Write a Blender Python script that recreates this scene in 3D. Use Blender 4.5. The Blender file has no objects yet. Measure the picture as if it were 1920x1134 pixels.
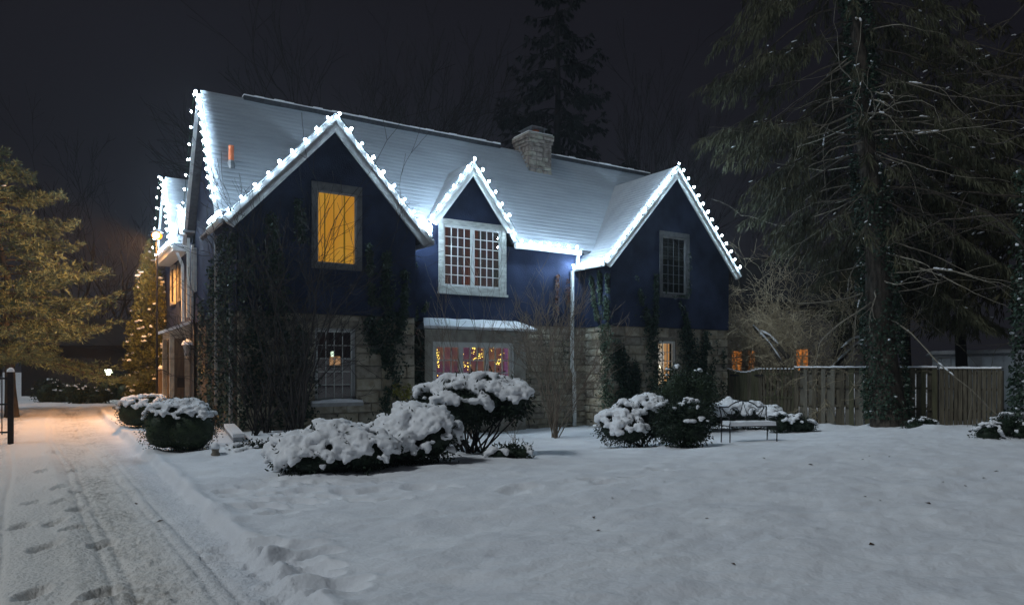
import bpy, math, random
import numpy as np
from mathutils import Vector, Matrix

S = bpy.context.scene
C = S.collection
RAD = math.radians

# ------------------------------------------------------------------ camera, sky, light, exposure
FPX, HOR, YAW, EYE = 1360.0, 689.0, RAD(32.44), 1.65
cam_d = bpy.data.cameras.new('camera')
cam = bpy.data.objects.new('camera', cam_d); C.objects.link(cam)
cam.location = (0, 0, EYE)
cam.rotation_euler = (RAD(90), 0, -YAW)
cam_d.sensor_width = 36.0
cam_d.lens = 36.0 * FPX / 1920.0
cam_d.shift_y = (HOR - 567.0) / 1920.0
cam_d.clip_start = 0.1
cam_d.clip_end = 2000
S.camera = cam

w = bpy.data.worlds.new('World'); S.world = w; w.use_nodes = True
wn = w.node_tree; wn.nodes.clear()
wo = wn.nodes.new('ShaderNodeOutputWorld')
wb = wn.nodes.new('ShaderNodeBackground')
wtc = wn.nodes.new('ShaderNodeTexCoord')
wno = wn.nodes.new('ShaderNodeTexNoise'); wno.inputs['Scale'].default_value = 1.6; wno.inputs['Detail'].default_value = 3
wrp = wn.nodes.new('ShaderNodeValToRGB')
wrp.color_ramp.elements[0].position = 0.3; wrp.color_ramp.elements[0].color = (0.0056, 0.0052, 0.0078, 1)
wrp.color_ramp.elements[1].position = 0.75; wrp.color_ramp.elements[1].color = (0.0082, 0.0077, 0.0112, 1)
wn.links.new(wtc.outputs['Generated'], wno.inputs['Vector'])
wn.links.new(wno.outputs['Fac'], wrp.inputs['Fac'])
wn.links.new(wrp.outputs['Color'], wb.inputs['Color'])
wb.inputs['Strength'].default_value = 1.0
wn.links.new(wb.outputs[0], wo.inputs['Surface'])

sun_d = bpy.data.lights.new('street_glow', 'SUN')
sun_d.energy = 1.12
sun_d.angle = RAD(9)
sun_d.color = (0.86, 0.94, 1.0)
sun = bpy.data.objects.new('street_glow', sun_d); C.objects.link(sun)
SUN_EL, SUN_AZ = RAD(50), RAD(269)        # light comes from behind and to the left of the camera
sv = Vector((math.cos(SUN_EL) * math.sin(SUN_AZ), math.cos(SUN_EL) * math.cos(SUN_AZ), math.sin(SUN_EL)))
sun.rotation_euler = sv.to_track_quat('Z', 'Y').to_euler()

S.view_settings.view_transform = 'Standard'
S.view_settings.look = 'None'
S.view_settings.exposure = 0.0
S.view_settings.gamma = 1.0
S.view_settings.use_curve_mapping = False
S.cycles.max_bounces = 6
S.cycles.diffuse_bounces = 3
S.cycles.glossy_bounces = 2
S.cycles.transparent_max_bounces = 8
S.cycles.caustics_reflective = False
S.cycles.caustics_refractive = False
S.cycles.use_denoising = True
S.cycles.sample_clamp_indirect = 3.0

# ------------------------------------------------------------------ photo geometry helpers (pixels of the photograph -> metres)
SY, CY = math.sin(YAW), math.cos(YAW)
def ray(px, py):
    t = (px - 960.0) / FPX
    return Vector((SY + CY * t, CY - SY * t, (HOR - py) / FPX))
def onY(px, py, Y):
    r = ray(px, py); d = Y / r.y
    return Vector((r.x * d, Y, EYE + r.z * d))
def onX(px, py, X):
    r = ray(px, py); d = X / r.x
    return Vector((X, r.y * d, EYE + r.z * d))
def onD(px, py, d):
    r = ray(px, py)
    return Vector((r.x * d, r.y * d, EYE + r.z * d))
def sst(a):
    a = np.clip(a, 0, 1); return a * a * (3 - 2 * a)
def gbase(x, y):
    return -0.45 * sst((np.asarray(x, float) - 5) / 7) * sst((np.asarray(y, float) - 8) / 8)
def onG(px, py):
    r = ray(px, py); z = 0.0
    for _ in range(8):
        d = (z - EYE) / r.z
        z = float(gbase(r.x * d, r.y * d))
    return Vector((r.x * d, r.y * d, z))

# ------------------------------------------------------------------ noise
_rs = np.random.RandomState(5)
_TAB = _rs.rand(256, 256)
def vnoise(x, y, seed=0):
    x = np.asarray(x, float) + seed * 17.31; y = np.asarray(y, float) + seed * 9.77
    xi = np.floor(x).astype(int); yi = np.floor(y).astype(int)
    fx = x - xi; fy = y - yi
    fx = fx * fx * (3 - 2 * fx); fy = fy * fy * (3 - 2 * fy)
    a = _TAB[xi & 255, yi & 255]; b = _TAB[(xi + 1) & 255, yi & 255]
    c = _TAB[xi & 255, (yi + 1) & 255]; d = _TAB[(xi + 1) & 255, (yi + 1) & 255]
    return (a * (1 - fx) + b * fx) * (1 - fy) + (c * (1 - fx) + d * fx) * fy - 0.5
def fbm(x, y, seed=0, oct=3):
    s = 0; a = 1.0; f = 1.0
    for k in range(oct):
        s = s + a * vnoise(x * f, y * f, seed + k); a *= 0.5; f *= 2.03
    return s

# ------------------------------------------------------------------ materials
def mat(name, c1, c2=None, scale=5.0, rough=0.7, bump=0.0, bscale=None, detail=4.0, metallic=0.0, spec=0.3,
        stretch=None, lo=0.35, hi=0.65, geo=False):
    m = bpy.data.materials.new(name); m.use_nodes = True
    nt = m.node_tree; b = nt.nodes['Principled BSDF']
    b.inputs['Base Color'].default_value = (*c1, 1)
    b.inputs['Roughness'].default_value = rough
    b.inputs['Metallic'].default_value = metallic
    b.inputs['Specular IOR Level'].default_value = spec
    if c2 is not None or bump:
        if geo:
            src = nt.nodes.new('ShaderNodeNewGeometry').outputs['Position']
        else:
            src = nt.nodes.new('ShaderNodeTexCoord').outputs['Object']
        if stretch:
            mp = nt.nodes.new('ShaderNodeMapping'); mp.inputs['Scale'].default_value = stretch
            nt.links.new(src, mp.inputs['Vector']); src = mp.outputs['Vector']
    if c2 is not None:
        n = nt.nodes.new('ShaderNodeTexNoise'); n.inputs['Scale'].default_value = scale; n.inputs['Detail'].default_value = detail
        nt.links.new(src, n.inputs['Vector'])
        r = nt.nodes.new('ShaderNodeValToRGB')
        r.color_ramp.elements[0].position = lo; r.color_ramp.elements[0].color = (*c1, 1)
        r.color_ramp.elements[1].position = hi; r.color_ramp.elements[1].color = (*c2, 1)
        nt.links.new(n.outputs['Fac'], r.inputs['Fac'])
        nt.links.new(r.outputs['Color'], b.inputs['Base Color'])
    if bump:
        n2 = nt.nodes.new('ShaderNodeTexNoise'); n2.inputs['Scale'].default_value = bscale or scale; n2.inputs['Detail'].default_value = 5
        nt.links.new(src, n2.inputs['Vector'])
        bp = nt.nodes.new('ShaderNodeBump'); bp.inputs['Strength'].default_value = bump; bp.inputs['Distance'].default_value = 0.03
        nt.links.new(n2.outputs['Fac'], bp.inputs['Height'])
        nt.links.new(bp.outputs['Normal'], b.inputs['Normal'])
    return m

def emit(name, col, strength, col2=None, scale=3.0, stretch=None):
    m = bpy.data.materials.new(name); m.use_nodes = True
    nt = m.node_tree; nt.nodes.clear()
    o = nt.nodes.new('ShaderNodeOutputMaterial'); e = nt.nodes.new('ShaderNodeEmission')
    e.inputs['Color'].default_value = (*col, 1); e.inputs['Strength'].default_value = strength
    if col2 is not None:
        src = nt.nodes.new('ShaderNodeTexCoord').outputs['Object']
        if stretch:
            mp = nt.nodes.new('ShaderNodeMapping'); mp.inputs['Scale'].default_value = stretch
            nt.links.new(src, mp.inputs['Vector']); src = mp.outputs['Vector']
        n = nt.nodes.new('ShaderNodeTexNoise'); n.inputs['Scale'].default_value = scale
        nt.links.new(src, n.inputs['Vector'])
        r = nt.nodes.new('ShaderNodeValToRGB')
        r.color_ramp.elements[0].position = 0.35; r.color_ramp.elements[0].color = (*col, 1)
        r.color_ramp.elements[1].position = 0.65; r.color_ramp.elements[1].color = (*col2, 1)
        nt.links.new(n.outputs['Fac'], r.inputs['Fac']); nt.links.new(r.outputs['Color'], e.inputs['Color'])
    nt.links.new(e.outputs[0], o.inputs['Surface'])
    return m

def glass(name, tint, refl=0.12, through=0.85):
    m = bpy.data.materials.new(name); m.use_nodes = True
    nt = m.node_tree; nt.nodes.clear()
    o = nt.nodes.new('ShaderNodeOutputMaterial')
    t = nt.nodes.new('ShaderNodeBsdfTransparent'); t.inputs['Color'].default_value = (*[through * c for c in tint], 1)
    g = nt.nodes.new('ShaderNodeBsdfGlossy'); g.inputs['Roughness'].default_value = 0.03
    x = nt.nodes.new('ShaderNodeMixShader'); x.inputs['Fac'].default_value = refl
    nt.links.new(t.outputs[0], x.inputs[1]); nt.links.new(g.outputs[0], x.inputs[2])
    nt.links.new(x.outputs[0], o.inputs['Surface'])
    return m

M = {}
M['snow'] = mat('snow', (0.78, 0.80, 0.83), (0.84, 0.85, 0.87), 9, 0.75, 0.25, 60, spec=0.2)
M['snow_lawn'] = mat('snow_lawn', (0.74, 0.76, 0.80), (0.83, 0.85, 0.88), 1.2, 0.8, 0.35, 26, spec=0.2, geo=True)
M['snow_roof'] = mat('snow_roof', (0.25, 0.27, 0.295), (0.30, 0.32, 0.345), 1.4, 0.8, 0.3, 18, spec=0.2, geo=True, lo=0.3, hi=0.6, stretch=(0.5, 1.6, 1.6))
M['stucco'] = mat('stucco', (0.019, 0.027, 0.056), (0.036, 0.048, 0.095), 1.3, 0.85, 0.6, 28, spec=0.12, geo=True)
M['mortar'] = mat('mortar', (0.20, 0.18, 0.145), (0.29, 0.265, 0.22), 8, 0.9, 0.5, 30, geo=True)
M['stone'] = mat('stone', (0.27, 0.235, 0.175), (0.44, 0.40, 0.32), 4.5, 0.9, 0.9, 16, geo=True, spec=0.15)
M['stone_grey'] = mat('stone_grey', (0.21, 0.185, 0.15), (0.38, 0.345, 0.28), 6, 0.9, 0.9, 18, geo=True, spec=0.15)
M['stone_warm'] = mat('stone_warm', (0.34, 0.29, 0.205), (0.50, 0.455, 0.36), 5, 0.9, 0.9, 14, geo=True, spec=0.15)
M['chimney_stone'] = mat('chimney_stone', (0.14, 0.11, 0.092), (0.32, 0.27, 0.23), 6, 0.9, 0.6, 20, geo=True)
M['white_trim'] = mat('white_trim', (0.66, 0.68, 0.66), (0.78, 0.79, 0.77), 7, 0.55, 0.1, 40, geo=True)
M['grey_trim'] = mat('grey_trim', (0.30, 0.30, 0.30), (0.42, 0.42, 0.41), 6, 0.6, 0.15, 30, geo=True)
M['dark_trim'] = mat('dark_trim', (0.10, 0.10, 0.105), (0.16, 0.16, 0.16), 5, 0.7, 0.15, 30, geo=True)
M['worn_trim'] = mat('worn_trim', (0.40, 0.40, 0.37), (0.62, 0.63, 0.59), 4, 0.65, 0.2, 25, geo=True, stretch=(1, 1, 3))
M['shingle'] = mat('shingle', (0.025, 0.025, 0.028), (0.05, 0.05, 0.055), 10, 0.9, 0.4, 40)
M['surround'] = mat('surround', (0.30, 0.28, 0.24), (0.44, 0.42, 0.36), 5, 0.85, 0.7, 22, geo=True)
M['metal_dark'] = mat('metal_dark', (0.018, 0.018, 0.02), (0.03, 0.03, 0.032), 20, 0.5, 0.1, metallic=0.3)
M['metal_grey'] = mat('metal_grey', (0.20, 0.22, 0.24), (0.32, 0.34, 0.36), 8, 0.45, 0.1, metallic=0.6)
M['terracotta'] = mat('terracotta', (0.55, 0.13, 0.05), (0.66, 0.19, 0.08), 10, 0.8, 0.2)
M['fence_wood'] = mat('fence_wood', (0.060, 0.050, 0.034), (0.135, 0.115, 0.080), 3, 0.85, 0.5, 14, stretch=(6, 6, 0.6), geo=True)
M['fence_wood_green'] = mat('fence_wood_green', (0.062, 0.060, 0.034), (0.105, 0.10, 0.056), 3, 0.85, 0.5, 14, stretch=(6, 6, 0.6), geo=True)
M['fence_wood_pale'] = mat('fence_wood_pale', (0.12, 0.11, 0.088), (0.18, 0.165, 0.13), 3, 0.85, 0.5, 14, stretch=(6, 6, 0.6), geo=True)
M['door_wood'] = mat('door_wood', (0.10, 0.075, 0.055), (0.15, 0.115, 0.085), 4, 0.7, 0.2, stretch=(4, 4, 0.5), geo=True)
M['bark'] = mat('bark', (0.035, 0.028, 0.022), (0.085, 0.07, 0.055), 7, 0.9, 0.9, 9, stretch=(2, 2, 0.5))
M['bark_dark'] = mat('bark_dark', (0.02, 0.018, 0.018), (0.04, 0.036, 0.034), 4, 0.9)
M['bark_far'] = mat('bark_far', (0.010, 0.009, 0.010), (0.02, 0.018, 0.018), 2, 0.95)
M['bark_pale'] = mat('bark_pale', (0.17, 0.15, 0.115), (0.28, 0.25, 0.20), 6, 0.9, 0.5, 15)
M['twig'] = mat('twig', (0.12, 0.09, 0.065), (0.23, 0.18, 0.135), 3, 0.85)
M['twig_lamplit'] = mat('twig_lamplit', (0.32, 0.26, 0.165), (0.52, 0.44, 0.30), 2, 0.85)  # thicket twigs: lamplight on them put into this brighter colour
M['leaf_dark'] = mat('leaf_dark', (0.010, 0.020, 0.012), (0.024, 0.040, 0.022), 6, 0.55, spec=0.25)
M['leaf_hedge'] = mat('leaf_hedge', (0.014, 0.024, 0.012), (0.032, 0.050, 0.022), 8, 0.6, spec=0.25)
M['ivy'] = mat('ivy', (0.010, 0.024, 0.016), (0.036, 0.064, 0.036), 9, 0.5, spec=0.3)
M['ivy_wall'] = mat('ivy_wall', (0.022, 0.044, 0.030), (0.070, 0.110, 0.060), 12, 0.5, spec=0.3)
M['ivy_red'] = mat('ivy_red', (0.09, 0.035, 0.02), (0.16, 0.07, 0.04), 9, 0.6)
M['ivy_yellow'] = mat('ivy_yellow', (0.12, 0.12, 0.02), (0.30, 0.28, 0.05), 9, 0.6)
M['needle'] = mat('needle', (0.034, 0.036, 0.020), (0.098, 0.096, 0.056), 0.9, 0.7, spec=0.2)
M['needle_pine'] = mat('needle_pine', (0.065, 0.088, 0.046), (0.14, 0.175, 0.095), 1.2, 0.65, spec=0.2)
M['needle_far'] = mat('needle_far', (0.010, 0.014, 0.013), (0.018, 0.022, 0.02), 0.5, 0.9, spec=0.05)
M['needle_dim'] = mat('needle_dim', (0.026, 0.025, 0.013), (0.065, 0.058, 0.032), 0.8, 0.8, spec=0.1)
M['arbor'] = mat('arbor', (0.06, 0.075, 0.025), (0.17, 0.175, 0.06), 3, 0.7, spec=0.2)
M['far_dark'] = mat('far_dark', (0.012, 0.012, 0.013), (0.02, 0.02, 0.021), 1, 0.9)
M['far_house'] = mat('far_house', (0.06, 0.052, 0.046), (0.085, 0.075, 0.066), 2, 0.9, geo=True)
M['shed_white'] = mat('shed_white', (0.66, 0.69, 0.72), (0.76, 0.78, 0.80), 3, 0.7, geo=True)
M['room'] = mat('room', (0.16, 0.10, 0.10), (0.20, 0.13, 0.13), 3, 0.9)
M['dead_leaf'] = mat('dead_leaf', (0.05, 0.03, 0.018), (0.10, 0.06, 0.03), 20, 0.8)
M['cable'] = mat('cable', (0.02, 0.05, 0.03), None, rough=0.6)
M['bulb'] = emit('bulb', (0.58, 0.80, 1.0), 330.0)
M['fairy'] = emit('fairy', (1.0, 0.72, 0.12), 5.0)
M['sodium'] = emit('sodium', (1.0, 0.30, 0.02), 3.0)
M['far_lamp'] = emit('far_lamp', (0.95, 1.0, 0.72), 30.0)
M['glass_clear'] = glass('glass_clear', (0.95, 0.97, 1.0), 0.10)
M['glass_dark'] = glass('glass_dark', (0.9, 0.95, 1.0), 0.16, 0.8)

# ------------------------------------------------------------------ object helpers
ORI = {}
def thing(name, label, cat, loc=(0, 0, 0), group=None):
    o = bpy.data.objects.new(name, None); C.objects.link(o)
    o.empty_display_size = 0.2
    o.location = loc; o['label'] = label; o['category'] = cat
    if group: o['group'] = group
    ORI[o.name] = Vector(loc)
    return o
def link(name, me, parent=None, loc=None):
    """link a mesh (vertices in world metres when loc is None)"""
    o = bpy.data.objects.new(name, me); C.objects.link(o)
    base = ORI[parent.name] if parent else Vector((0, 0, 0))
    if parent: o.parent = parent
    if loc is None:
        me.transform(Matrix.Translation(-base)); ORI[o.name] = base.copy()
    else:
        o.location = Vector(loc) - base; ORI[o.name] = Vector(loc)
    return o
def tag(o, label=None, cat=None, group=None, kind=None):
    if label: o['label'] = label
    if cat: o['category'] = cat
    if group: o['group'] = group
    if kind: o['kind'] = kind
    return o
def mesh_np(name, verts, faces, m, smooth=False):
    """faces: (M,k) array with fixed k"""
    verts = np.ascontiguousarray(verts, np.float32); faces = np.ascontiguousarray(faces, np.int32)
    me = bpy.data.meshes.new(name)
    nf, k = faces.shape
    me.vertices.add(len(verts)); me.vertices.foreach_set('co', verts.ravel())
    me.loops.add(nf * k); me.loops.foreach_set('vertex_index', faces.ravel())
    me.polygons.add(nf)
    me.polygons.foreach_set('loop_start', np.arange(nf, dtype=np.int32) * k)
    if smooth: me.polygons.foreach_set('use_smooth', np.ones(nf, bool))
    me.update(calc_edges=True)
    me.materials.append(m)
    return me

class MB:
    def __init__(s): s.v = []; s.f = []
    def add(s, vs, fs):
        o = len(s.v); s.v += [tuple(v) for v in vs]; s.f += [tuple(i + o for i in f) for f in fs]; return s
    def box(s, x0, x1, y0, y1, z0, z1):
        s.add([(x0,y0,z0),(x1,y0,z0),(x1,y1,z0),(x0,y1,z0),(x0,y0,z1),(x1,y0,z1),(x1,y1,z1),(x0,y1,z1)],
              [(0,3,2,1),(4,5,6,7),(0,1,5,4),(1,2,6,5),(2,3,7,6),(3,0,4,7)]); return s
    def obox(s, c, a, b, n):
        c, a, b, n = map(Vector, (c, a, b, n))
        P = [c - a - b - n, c + a - b - n, c + a + b - n, c - a + b - n, c - a - b + n, c + a - b + n, c + a + b + n, c - a + b + n]
        s.add(P, [(0,3,2,1),(4,5,6,7),(0,1,5,4),(1,2,6,5),(2,3,7,6),(3,0,4,7)]); return s
    def beam(s, p0, p1, w, h, up=(0, 0, 1)):
        p0, p1, up = Vector(p0), Vector(p1), Vector(up)
        d = (p1 - p0); side = d.cross(up).normalized() * (w / 2); u = side.cross(d).normalized() * (h / 2)
        return s.obox((p0 + p1) / 2, d / 2, side, u)
    def quad(s, *p): s.add(p, [tuple(range(len(p)))]); return s
    def prism(s, poly, vec):
        n = len(poly); vec = Vector(vec); P = [Vector(p) for p in poly]
        s.add(P + [p + vec for p in P], [tuple(range(n))[::-1], tuple(range(n, 2 * n))] +
              [(i, (i + 1) % n, n + (i + 1) % n, n + i) for i in range(n)]); return s
    def tube(s, pts, r, n=6, cap=True):
        pts = [Vector(p) for p in pts]
        rr = r if hasattr(r, '__len__') else [r] * len(pts)
        o = len(s.v); up = Vector((0.13, 0.31, 0.94))
        for i, p in enumerate(pts):
            d = (pts[min(i + 1, len(pts) - 1)] - pts[max(i - 1, 0)]).normalized()
            a = d.cross(up)
            if a.length < 0.05: a = d.cross(Vector((1, 0, 0)))
            a.normalize(); b = d.cross(a)
            for k in range(n):
                t = 2 * math.pi * k / n
                s.v.append(tuple(p + (a * math.cos(t) + b * math.sin(t)) * rr[i]))
        for i in range(len(pts) - 1):
            for k in range(n):
                k2 = (k + 1) % n
                s.f.append((o + i * n + k, o + i * n + k2, o + (i + 1) * n + k2, o + (i + 1) * n + k))
        if cap:
            s.f.append(tuple(o + k for k in range(n))[::-1]); e = o + (len(pts) - 1) * n
            s.f.append(tuple(e + k for k in range(n)))
        return s
    def lathe(s, c, prof, n=10):
        o = len(s.v); c = Vector(c)
        for r, z in prof:
            for k in range(n):
                t = 2 * math.pi * k / n
                s.v.append((c.x + r * math.cos(t), c.y + r * math.sin(t), c.z + z))
        for i in range(len(prof) - 1):
            for k in range(n):
                k2 = (k + 1) % n
                s.f.append((o + i * n + k, o + i * n + k2, o + (i + 1) * n + k2, o + (i + 1) * n + k))
        s.f.append(tuple(o + k for k in range(n))[::-1]); e = o + (len(prof) - 1) * n
        s.f.append(tuple(e + k for k in range(n)))
        return s
    def mesh(s, name, m, smooth=False):
        me = bpy.data.meshes.new(name); me.from_pydata(s.v, [], s.f)
        if smooth: me.polygons.foreach_set('use_smooth', np.ones(len(me.polygons), bool))
        me.update(); me.materials.append(m); return me
    def build(s, name, m, parent=None, smooth=False):
        return link(name, s.mesh(name, m, smooth), parent)

def kites(P, D, N, L, W):
    """leaf faces: base points P, directions D, normals N, lengths L, widths W"""
    D = D / (np.linalg.norm(D, axis=1, keepdims=True) + 1e-9)
    Sd = np.cross(D, N); Sd /= (np.linalg.norm(Sd, axis=1, keepdims=True) + 1e-9)
    L = np.broadcast_to(L, (len(P),))[:, None]; W = np.broadcast_to(W, (len(P),))[:, None]
    a = P; b = P + D * L * 0.45 + Sd * W * 0.5; c = P + D * L; d = P + D * L * 0.45 - Sd * W * 0.5
    V = np.stack([a, b, c, d], 1).reshape(-1, 3)
    F = np.arange(len(P) * 4).reshape(-1, 4)
    return V, F
def segs(A, B, RA, RB, n=3):
    A = np.asarray(A, float); B = np.asarray(B, float); RA = np.asarray(RA, float); RB = np.asarray(RB, float)
    d = B - A; d /= (np.linalg.norm(d, axis=1, keepdims=True) + 1e-9)
    u = np.cross(d, np.array([0.21, 0.37, 0.9])); u /= (np.linalg.norm(u, axis=1, keepdims=True) + 1e-9)
    v = np.cross(d, u)
    V = []
    for base, r in ((A, RA), (B, RB)):
        for k in range(n):
            t = 2 * math.pi * k / n
            V.append(base + (u * math.cos(t) + v * math.sin(t)) * r[:, None])
    V = np.stack(V, 1)
    m = len(A); o = (np.arange(m) * 2 * n)[:, None]
    F = []
    for k in range(n):
        k2 = (k + 1) % n
        F.append(o + np.array([[k, k2, n + k2, n + k]]))
    return V.reshape(-1, 3), np.concatenate(F, 0)
def ico(sub=1):
    bm_ = __import__('bmesh').new()
    __import__('bmesh').ops.create_icosphere(bm_, subdivisions=sub, radius=1.0)
    v = np.array([x.co[:] for x in bm_.verts]); f = np.array([[y.index for y in x.verts] for x in bm_.faces])
    bm_.free(); return v, f
ICO1, ICO2, ICO3 = ico(1), ico(2), ico(3)

# ------------------------------------------------------------------ ground: one sheet, fine in front of the camera, out to the horizon
DR0, DR1 = -1.75, 1.56                       # driveway strip in X
_prs = np.random.RandomState(11)
prints = []                                  # x, y, dir, len, wid, depth
def pr(px, py, ang=None, L=0.30, W=0.13, dep=0.07):
    g = onG(px, py); a = _prs.uniform(0, math.pi) if ang is None else ang
    prints.append((g.x, g.y, a - YAW, L, W, dep))
for q in ((120, 795, .1), (190, 995, 1.5), (85, 1005, 1.4), (105, 958, 1.5), (140, 970, 1.4), (115, 925, 1.5), (145, 938, 1.5), (62, 1085, 1.5), (130, 1118, 1.5),
          (210, 1110, .2), (260, 1117, .3), (65, 925, 1.4), (112, 900, 1.5), (147, 905, 1.5), (80, 870, 1.4), (140, 868, 1.5), (100, 838, 1.5), (40, 965, 1.5), (190, 1085, 1.4)):
    pr(q[0], q[1], q[2] + .1, 0.31, 0.14, 0.09)
for q in ((470, 912), (495, 925), (540, 912), (520, 938), (580, 920), (560, 905), (610, 930), (640, 908), (700, 918), (735, 935), (690, 938), (560, 937), (505, 900), (600, 905),
          (650, 922), (785, 912), (810, 915), (840, 914), (480, 937), (455, 950), (520, 962), (545, 955), (575, 940), (665, 935), (780, 916), (725, 905), (450, 925), (430, 918),
          (500, 947), (620, 912), (590, 910), (970, 918), (985, 915), (960, 922), (1135, 905), (1110, 900), (530, 925), (555, 927), (495, 910), (1190, 895), (1240, 880)):
    pr(q[0], q[1], _prs.uniform(-.4, .4), 0.36, 0.17, 0.09)
for q in ((425, 1008, 0), (455, 1010, 0), (430, 1022, 0), (470, 1022, 0), (490, 1020, .1), (505, 1030, 1), (560, 1022, .4), (590, 1035, .6), (545, 1050, .3), (590, 1058, 0),
          (560, 1068, .5), (580, 1075, .3), (560, 1100, .2), (590, 1095, .2), (620, 1100, .1), (540, 1118, 0), (525, 1122, 0), (605, 1108, .2), (635, 1090, .5), (520, 1045, .9)):
    pr(q[0], q[1], q[2], 0.38, 0.18, 0.11)
for q in ((1800, 983, .2), (1625, 913, .2), (1550, 880, .2), (1150, 1040, .3), (1480, 1010, .2)):
    pr(q[0], q[1], q[2], 0.25, 0.10, 0.03)
mounds = []
def mound(px, py, rx, ry, h):
    g = onG(px, py); mounds.append((g.x, g.y, rx, ry, h))
for q in ((450, 850, 1.2, .8, .12), (520, 858, .9, .5, .10), (1080, 850, .8, .6, .07), (1660, 800, 1.4, .8, .18), (1745, 806, 1.2, .6, .14), (1890, 815, .9, .7, .22),
          (1540, 800, 1.2, .7, .1), (30, 785, .8, 1.2, .18), (1180, 845, 1.6, .6, .06)):
    mound(*q)

def ground_z(x, y):
    x = np.asarray(x, float); y = np.asarray(y, float)
    r = np.hypot(x, y)
    z = gbase(x, y)
    near = 1 / (1 + (r / 14) ** 2)
    z = z + 0.05 * fbm(x * .5, y * .5, 3, 2) * sst((r - 2) / 8)
    ca, sa = math.cos(-YAW), math.sin(-YAW)
    u = x * ca - y * sa * -1.0; v = y
    lawn = 0.060 * fbm(x * 1.4, y * 2.3, 1, 3) + 0.022 * fbm(x * 4.6, y * 7.4, 7, 3) * (.35 + .65 * near)
    lawn = lawn + 0.016 * fbm((x * CY - y * SY) * 1.5, (x * SY + y * CY) * 4.2, 27, 2) * (.3 + .7 * near)
    lawn = lawn - 0.02 * np.clip(fbm(x * 2.4, y * 4.2, 21, 2) - 0.22, 0, 1)
    for mx, my, rx, ry, h in mounds:
        q = ((x - mx) / rx) ** 2 + ((y - my) / ry) ** 2
        lawn = lawn + h * np.exp(-q * 1.6) * (1 + 0.5 * fbm(x * 3, y * 3, 9, 2))
    wob = 0.10 * fbm(y * 1.3, y * 0.2, 31, 3)
    eR = sst((x - (DR1 - 0.08 + wob)) / 0.12)
    eL = sst(((DR0 + 0.15 + wob) - x) / 0.35)
    out = np.clip(eR + eL, 0, 1)
    endf = sst((33.5 - y) / 1.5)
    out = 1 - (1 - out) * endf
    # driveway: packed, rutted, churned in the wheel tracks
    curve = 0.18 * np.sin(y * 0.16 + 0.6)
    d = 0.03 * fbm(x * 2.6, y * 1.1, 41, 3) + 0.012 * fbm(x * 9, y * 9, 43, 2) * near
    trackA = np.exp(-((x - 0.55 - curve) / 0.30) ** 4)
    trackB = np.exp(-((x + 1.05 - curve) / 0.26) ** 4)
    tk = np.clip(trackA + trackB, 0, 1)
    d = d - 0.03 * tk + (0.055 * np.clip(fbm(x * 11, y * 16, 51, 3) + .05, -.4, 1) * np.clip(trackA + .7 * trackB, 0, 1) + 0.012 * fbm(x * 13, y * 22, 55, 2)) * (1 / (1 + (r / 11) ** 2))
    d = d + 0.022 * np.exp(-((x - 0.02 - curve) / 0.10) ** 2) + 0.016 * np.exp(-((x - 1.02) / 0.10) ** 2)
    for off in (-0.62, -0.78, -1.22, -1.36, 0.16, 0.30, 0.80, 0.94):
        d = d - 0.020 * np.exp(-((x - off - curve * 1.3 + .03 * np.sin(y * .7)) / 0.035) ** 2)
    d = d + 0.012 * np.sin((y + 0.35 * np.abs(x - 1.15)) * 62) * np.exp(-((x - 1.22) / 0.10) ** 2) * near
    d = d + 0.030 * fbm(x * 7, y * 9, 61, 2) * np.exp(-((x - DR1 + .05) / 0.22) ** 2)
    rut = np.exp(-((y - (5.35 + 0.10 * np.sin(x * 2))) / 0.05) ** 2) * sst((0.15 - x) / .2) - .7 * np.exp(-((y - (5.6 + 0.08 * np.sin(x * 3))) / 0.07) ** 2) * sst((0.3 - x) / .2)
    d = d + 0.03 * rut
    z = z + out * (lawn + 0.0) + (1 - out) * (d - 0.115)
    z = z + 0.045 * np.exp(-((x - DR1 - .08 + wob) / 0.12) ** 2) * endf
    dep_f = np.zeros_like(z); rim_f = np.zeros_like(z)
    for fx, fy, a, L, W, dep in prints:
        m = (np.abs(x - fx) < .8) & (np.abs(y - fy) < .8)
        if not m.any(): continue
        dx = x[m] - fx; dy = y[m] - fy
        p = dx * math.cos(a) + dy * math.sin(a); q = -dx * math.sin(a) + dy * math.cos(a)
        wv = 1 + 0.35 * fbm(dx * 5 + fx * 7, dy * 6 + fy * 5, 77, 2)
        e = ((p / (L * .5)) ** 2 + (q / (W * .5)) ** 2) * wv
        dep_f[m] = np.maximum(dep_f[m], dep * np.exp(-e ** 1.3 * .9))
        rim_f[m] = np.maximum(rim_f[m], dep * 0.30 * np.exp(-((np.sqrt(e) - 1.45) / .35) ** 2) * (1 + .8 * fbm(x[m] * 9, y[m] * 9, 88, 2)))
    z = z - dep_f + rim_f * np.exp(-dep_f * 70)
    return z

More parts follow.
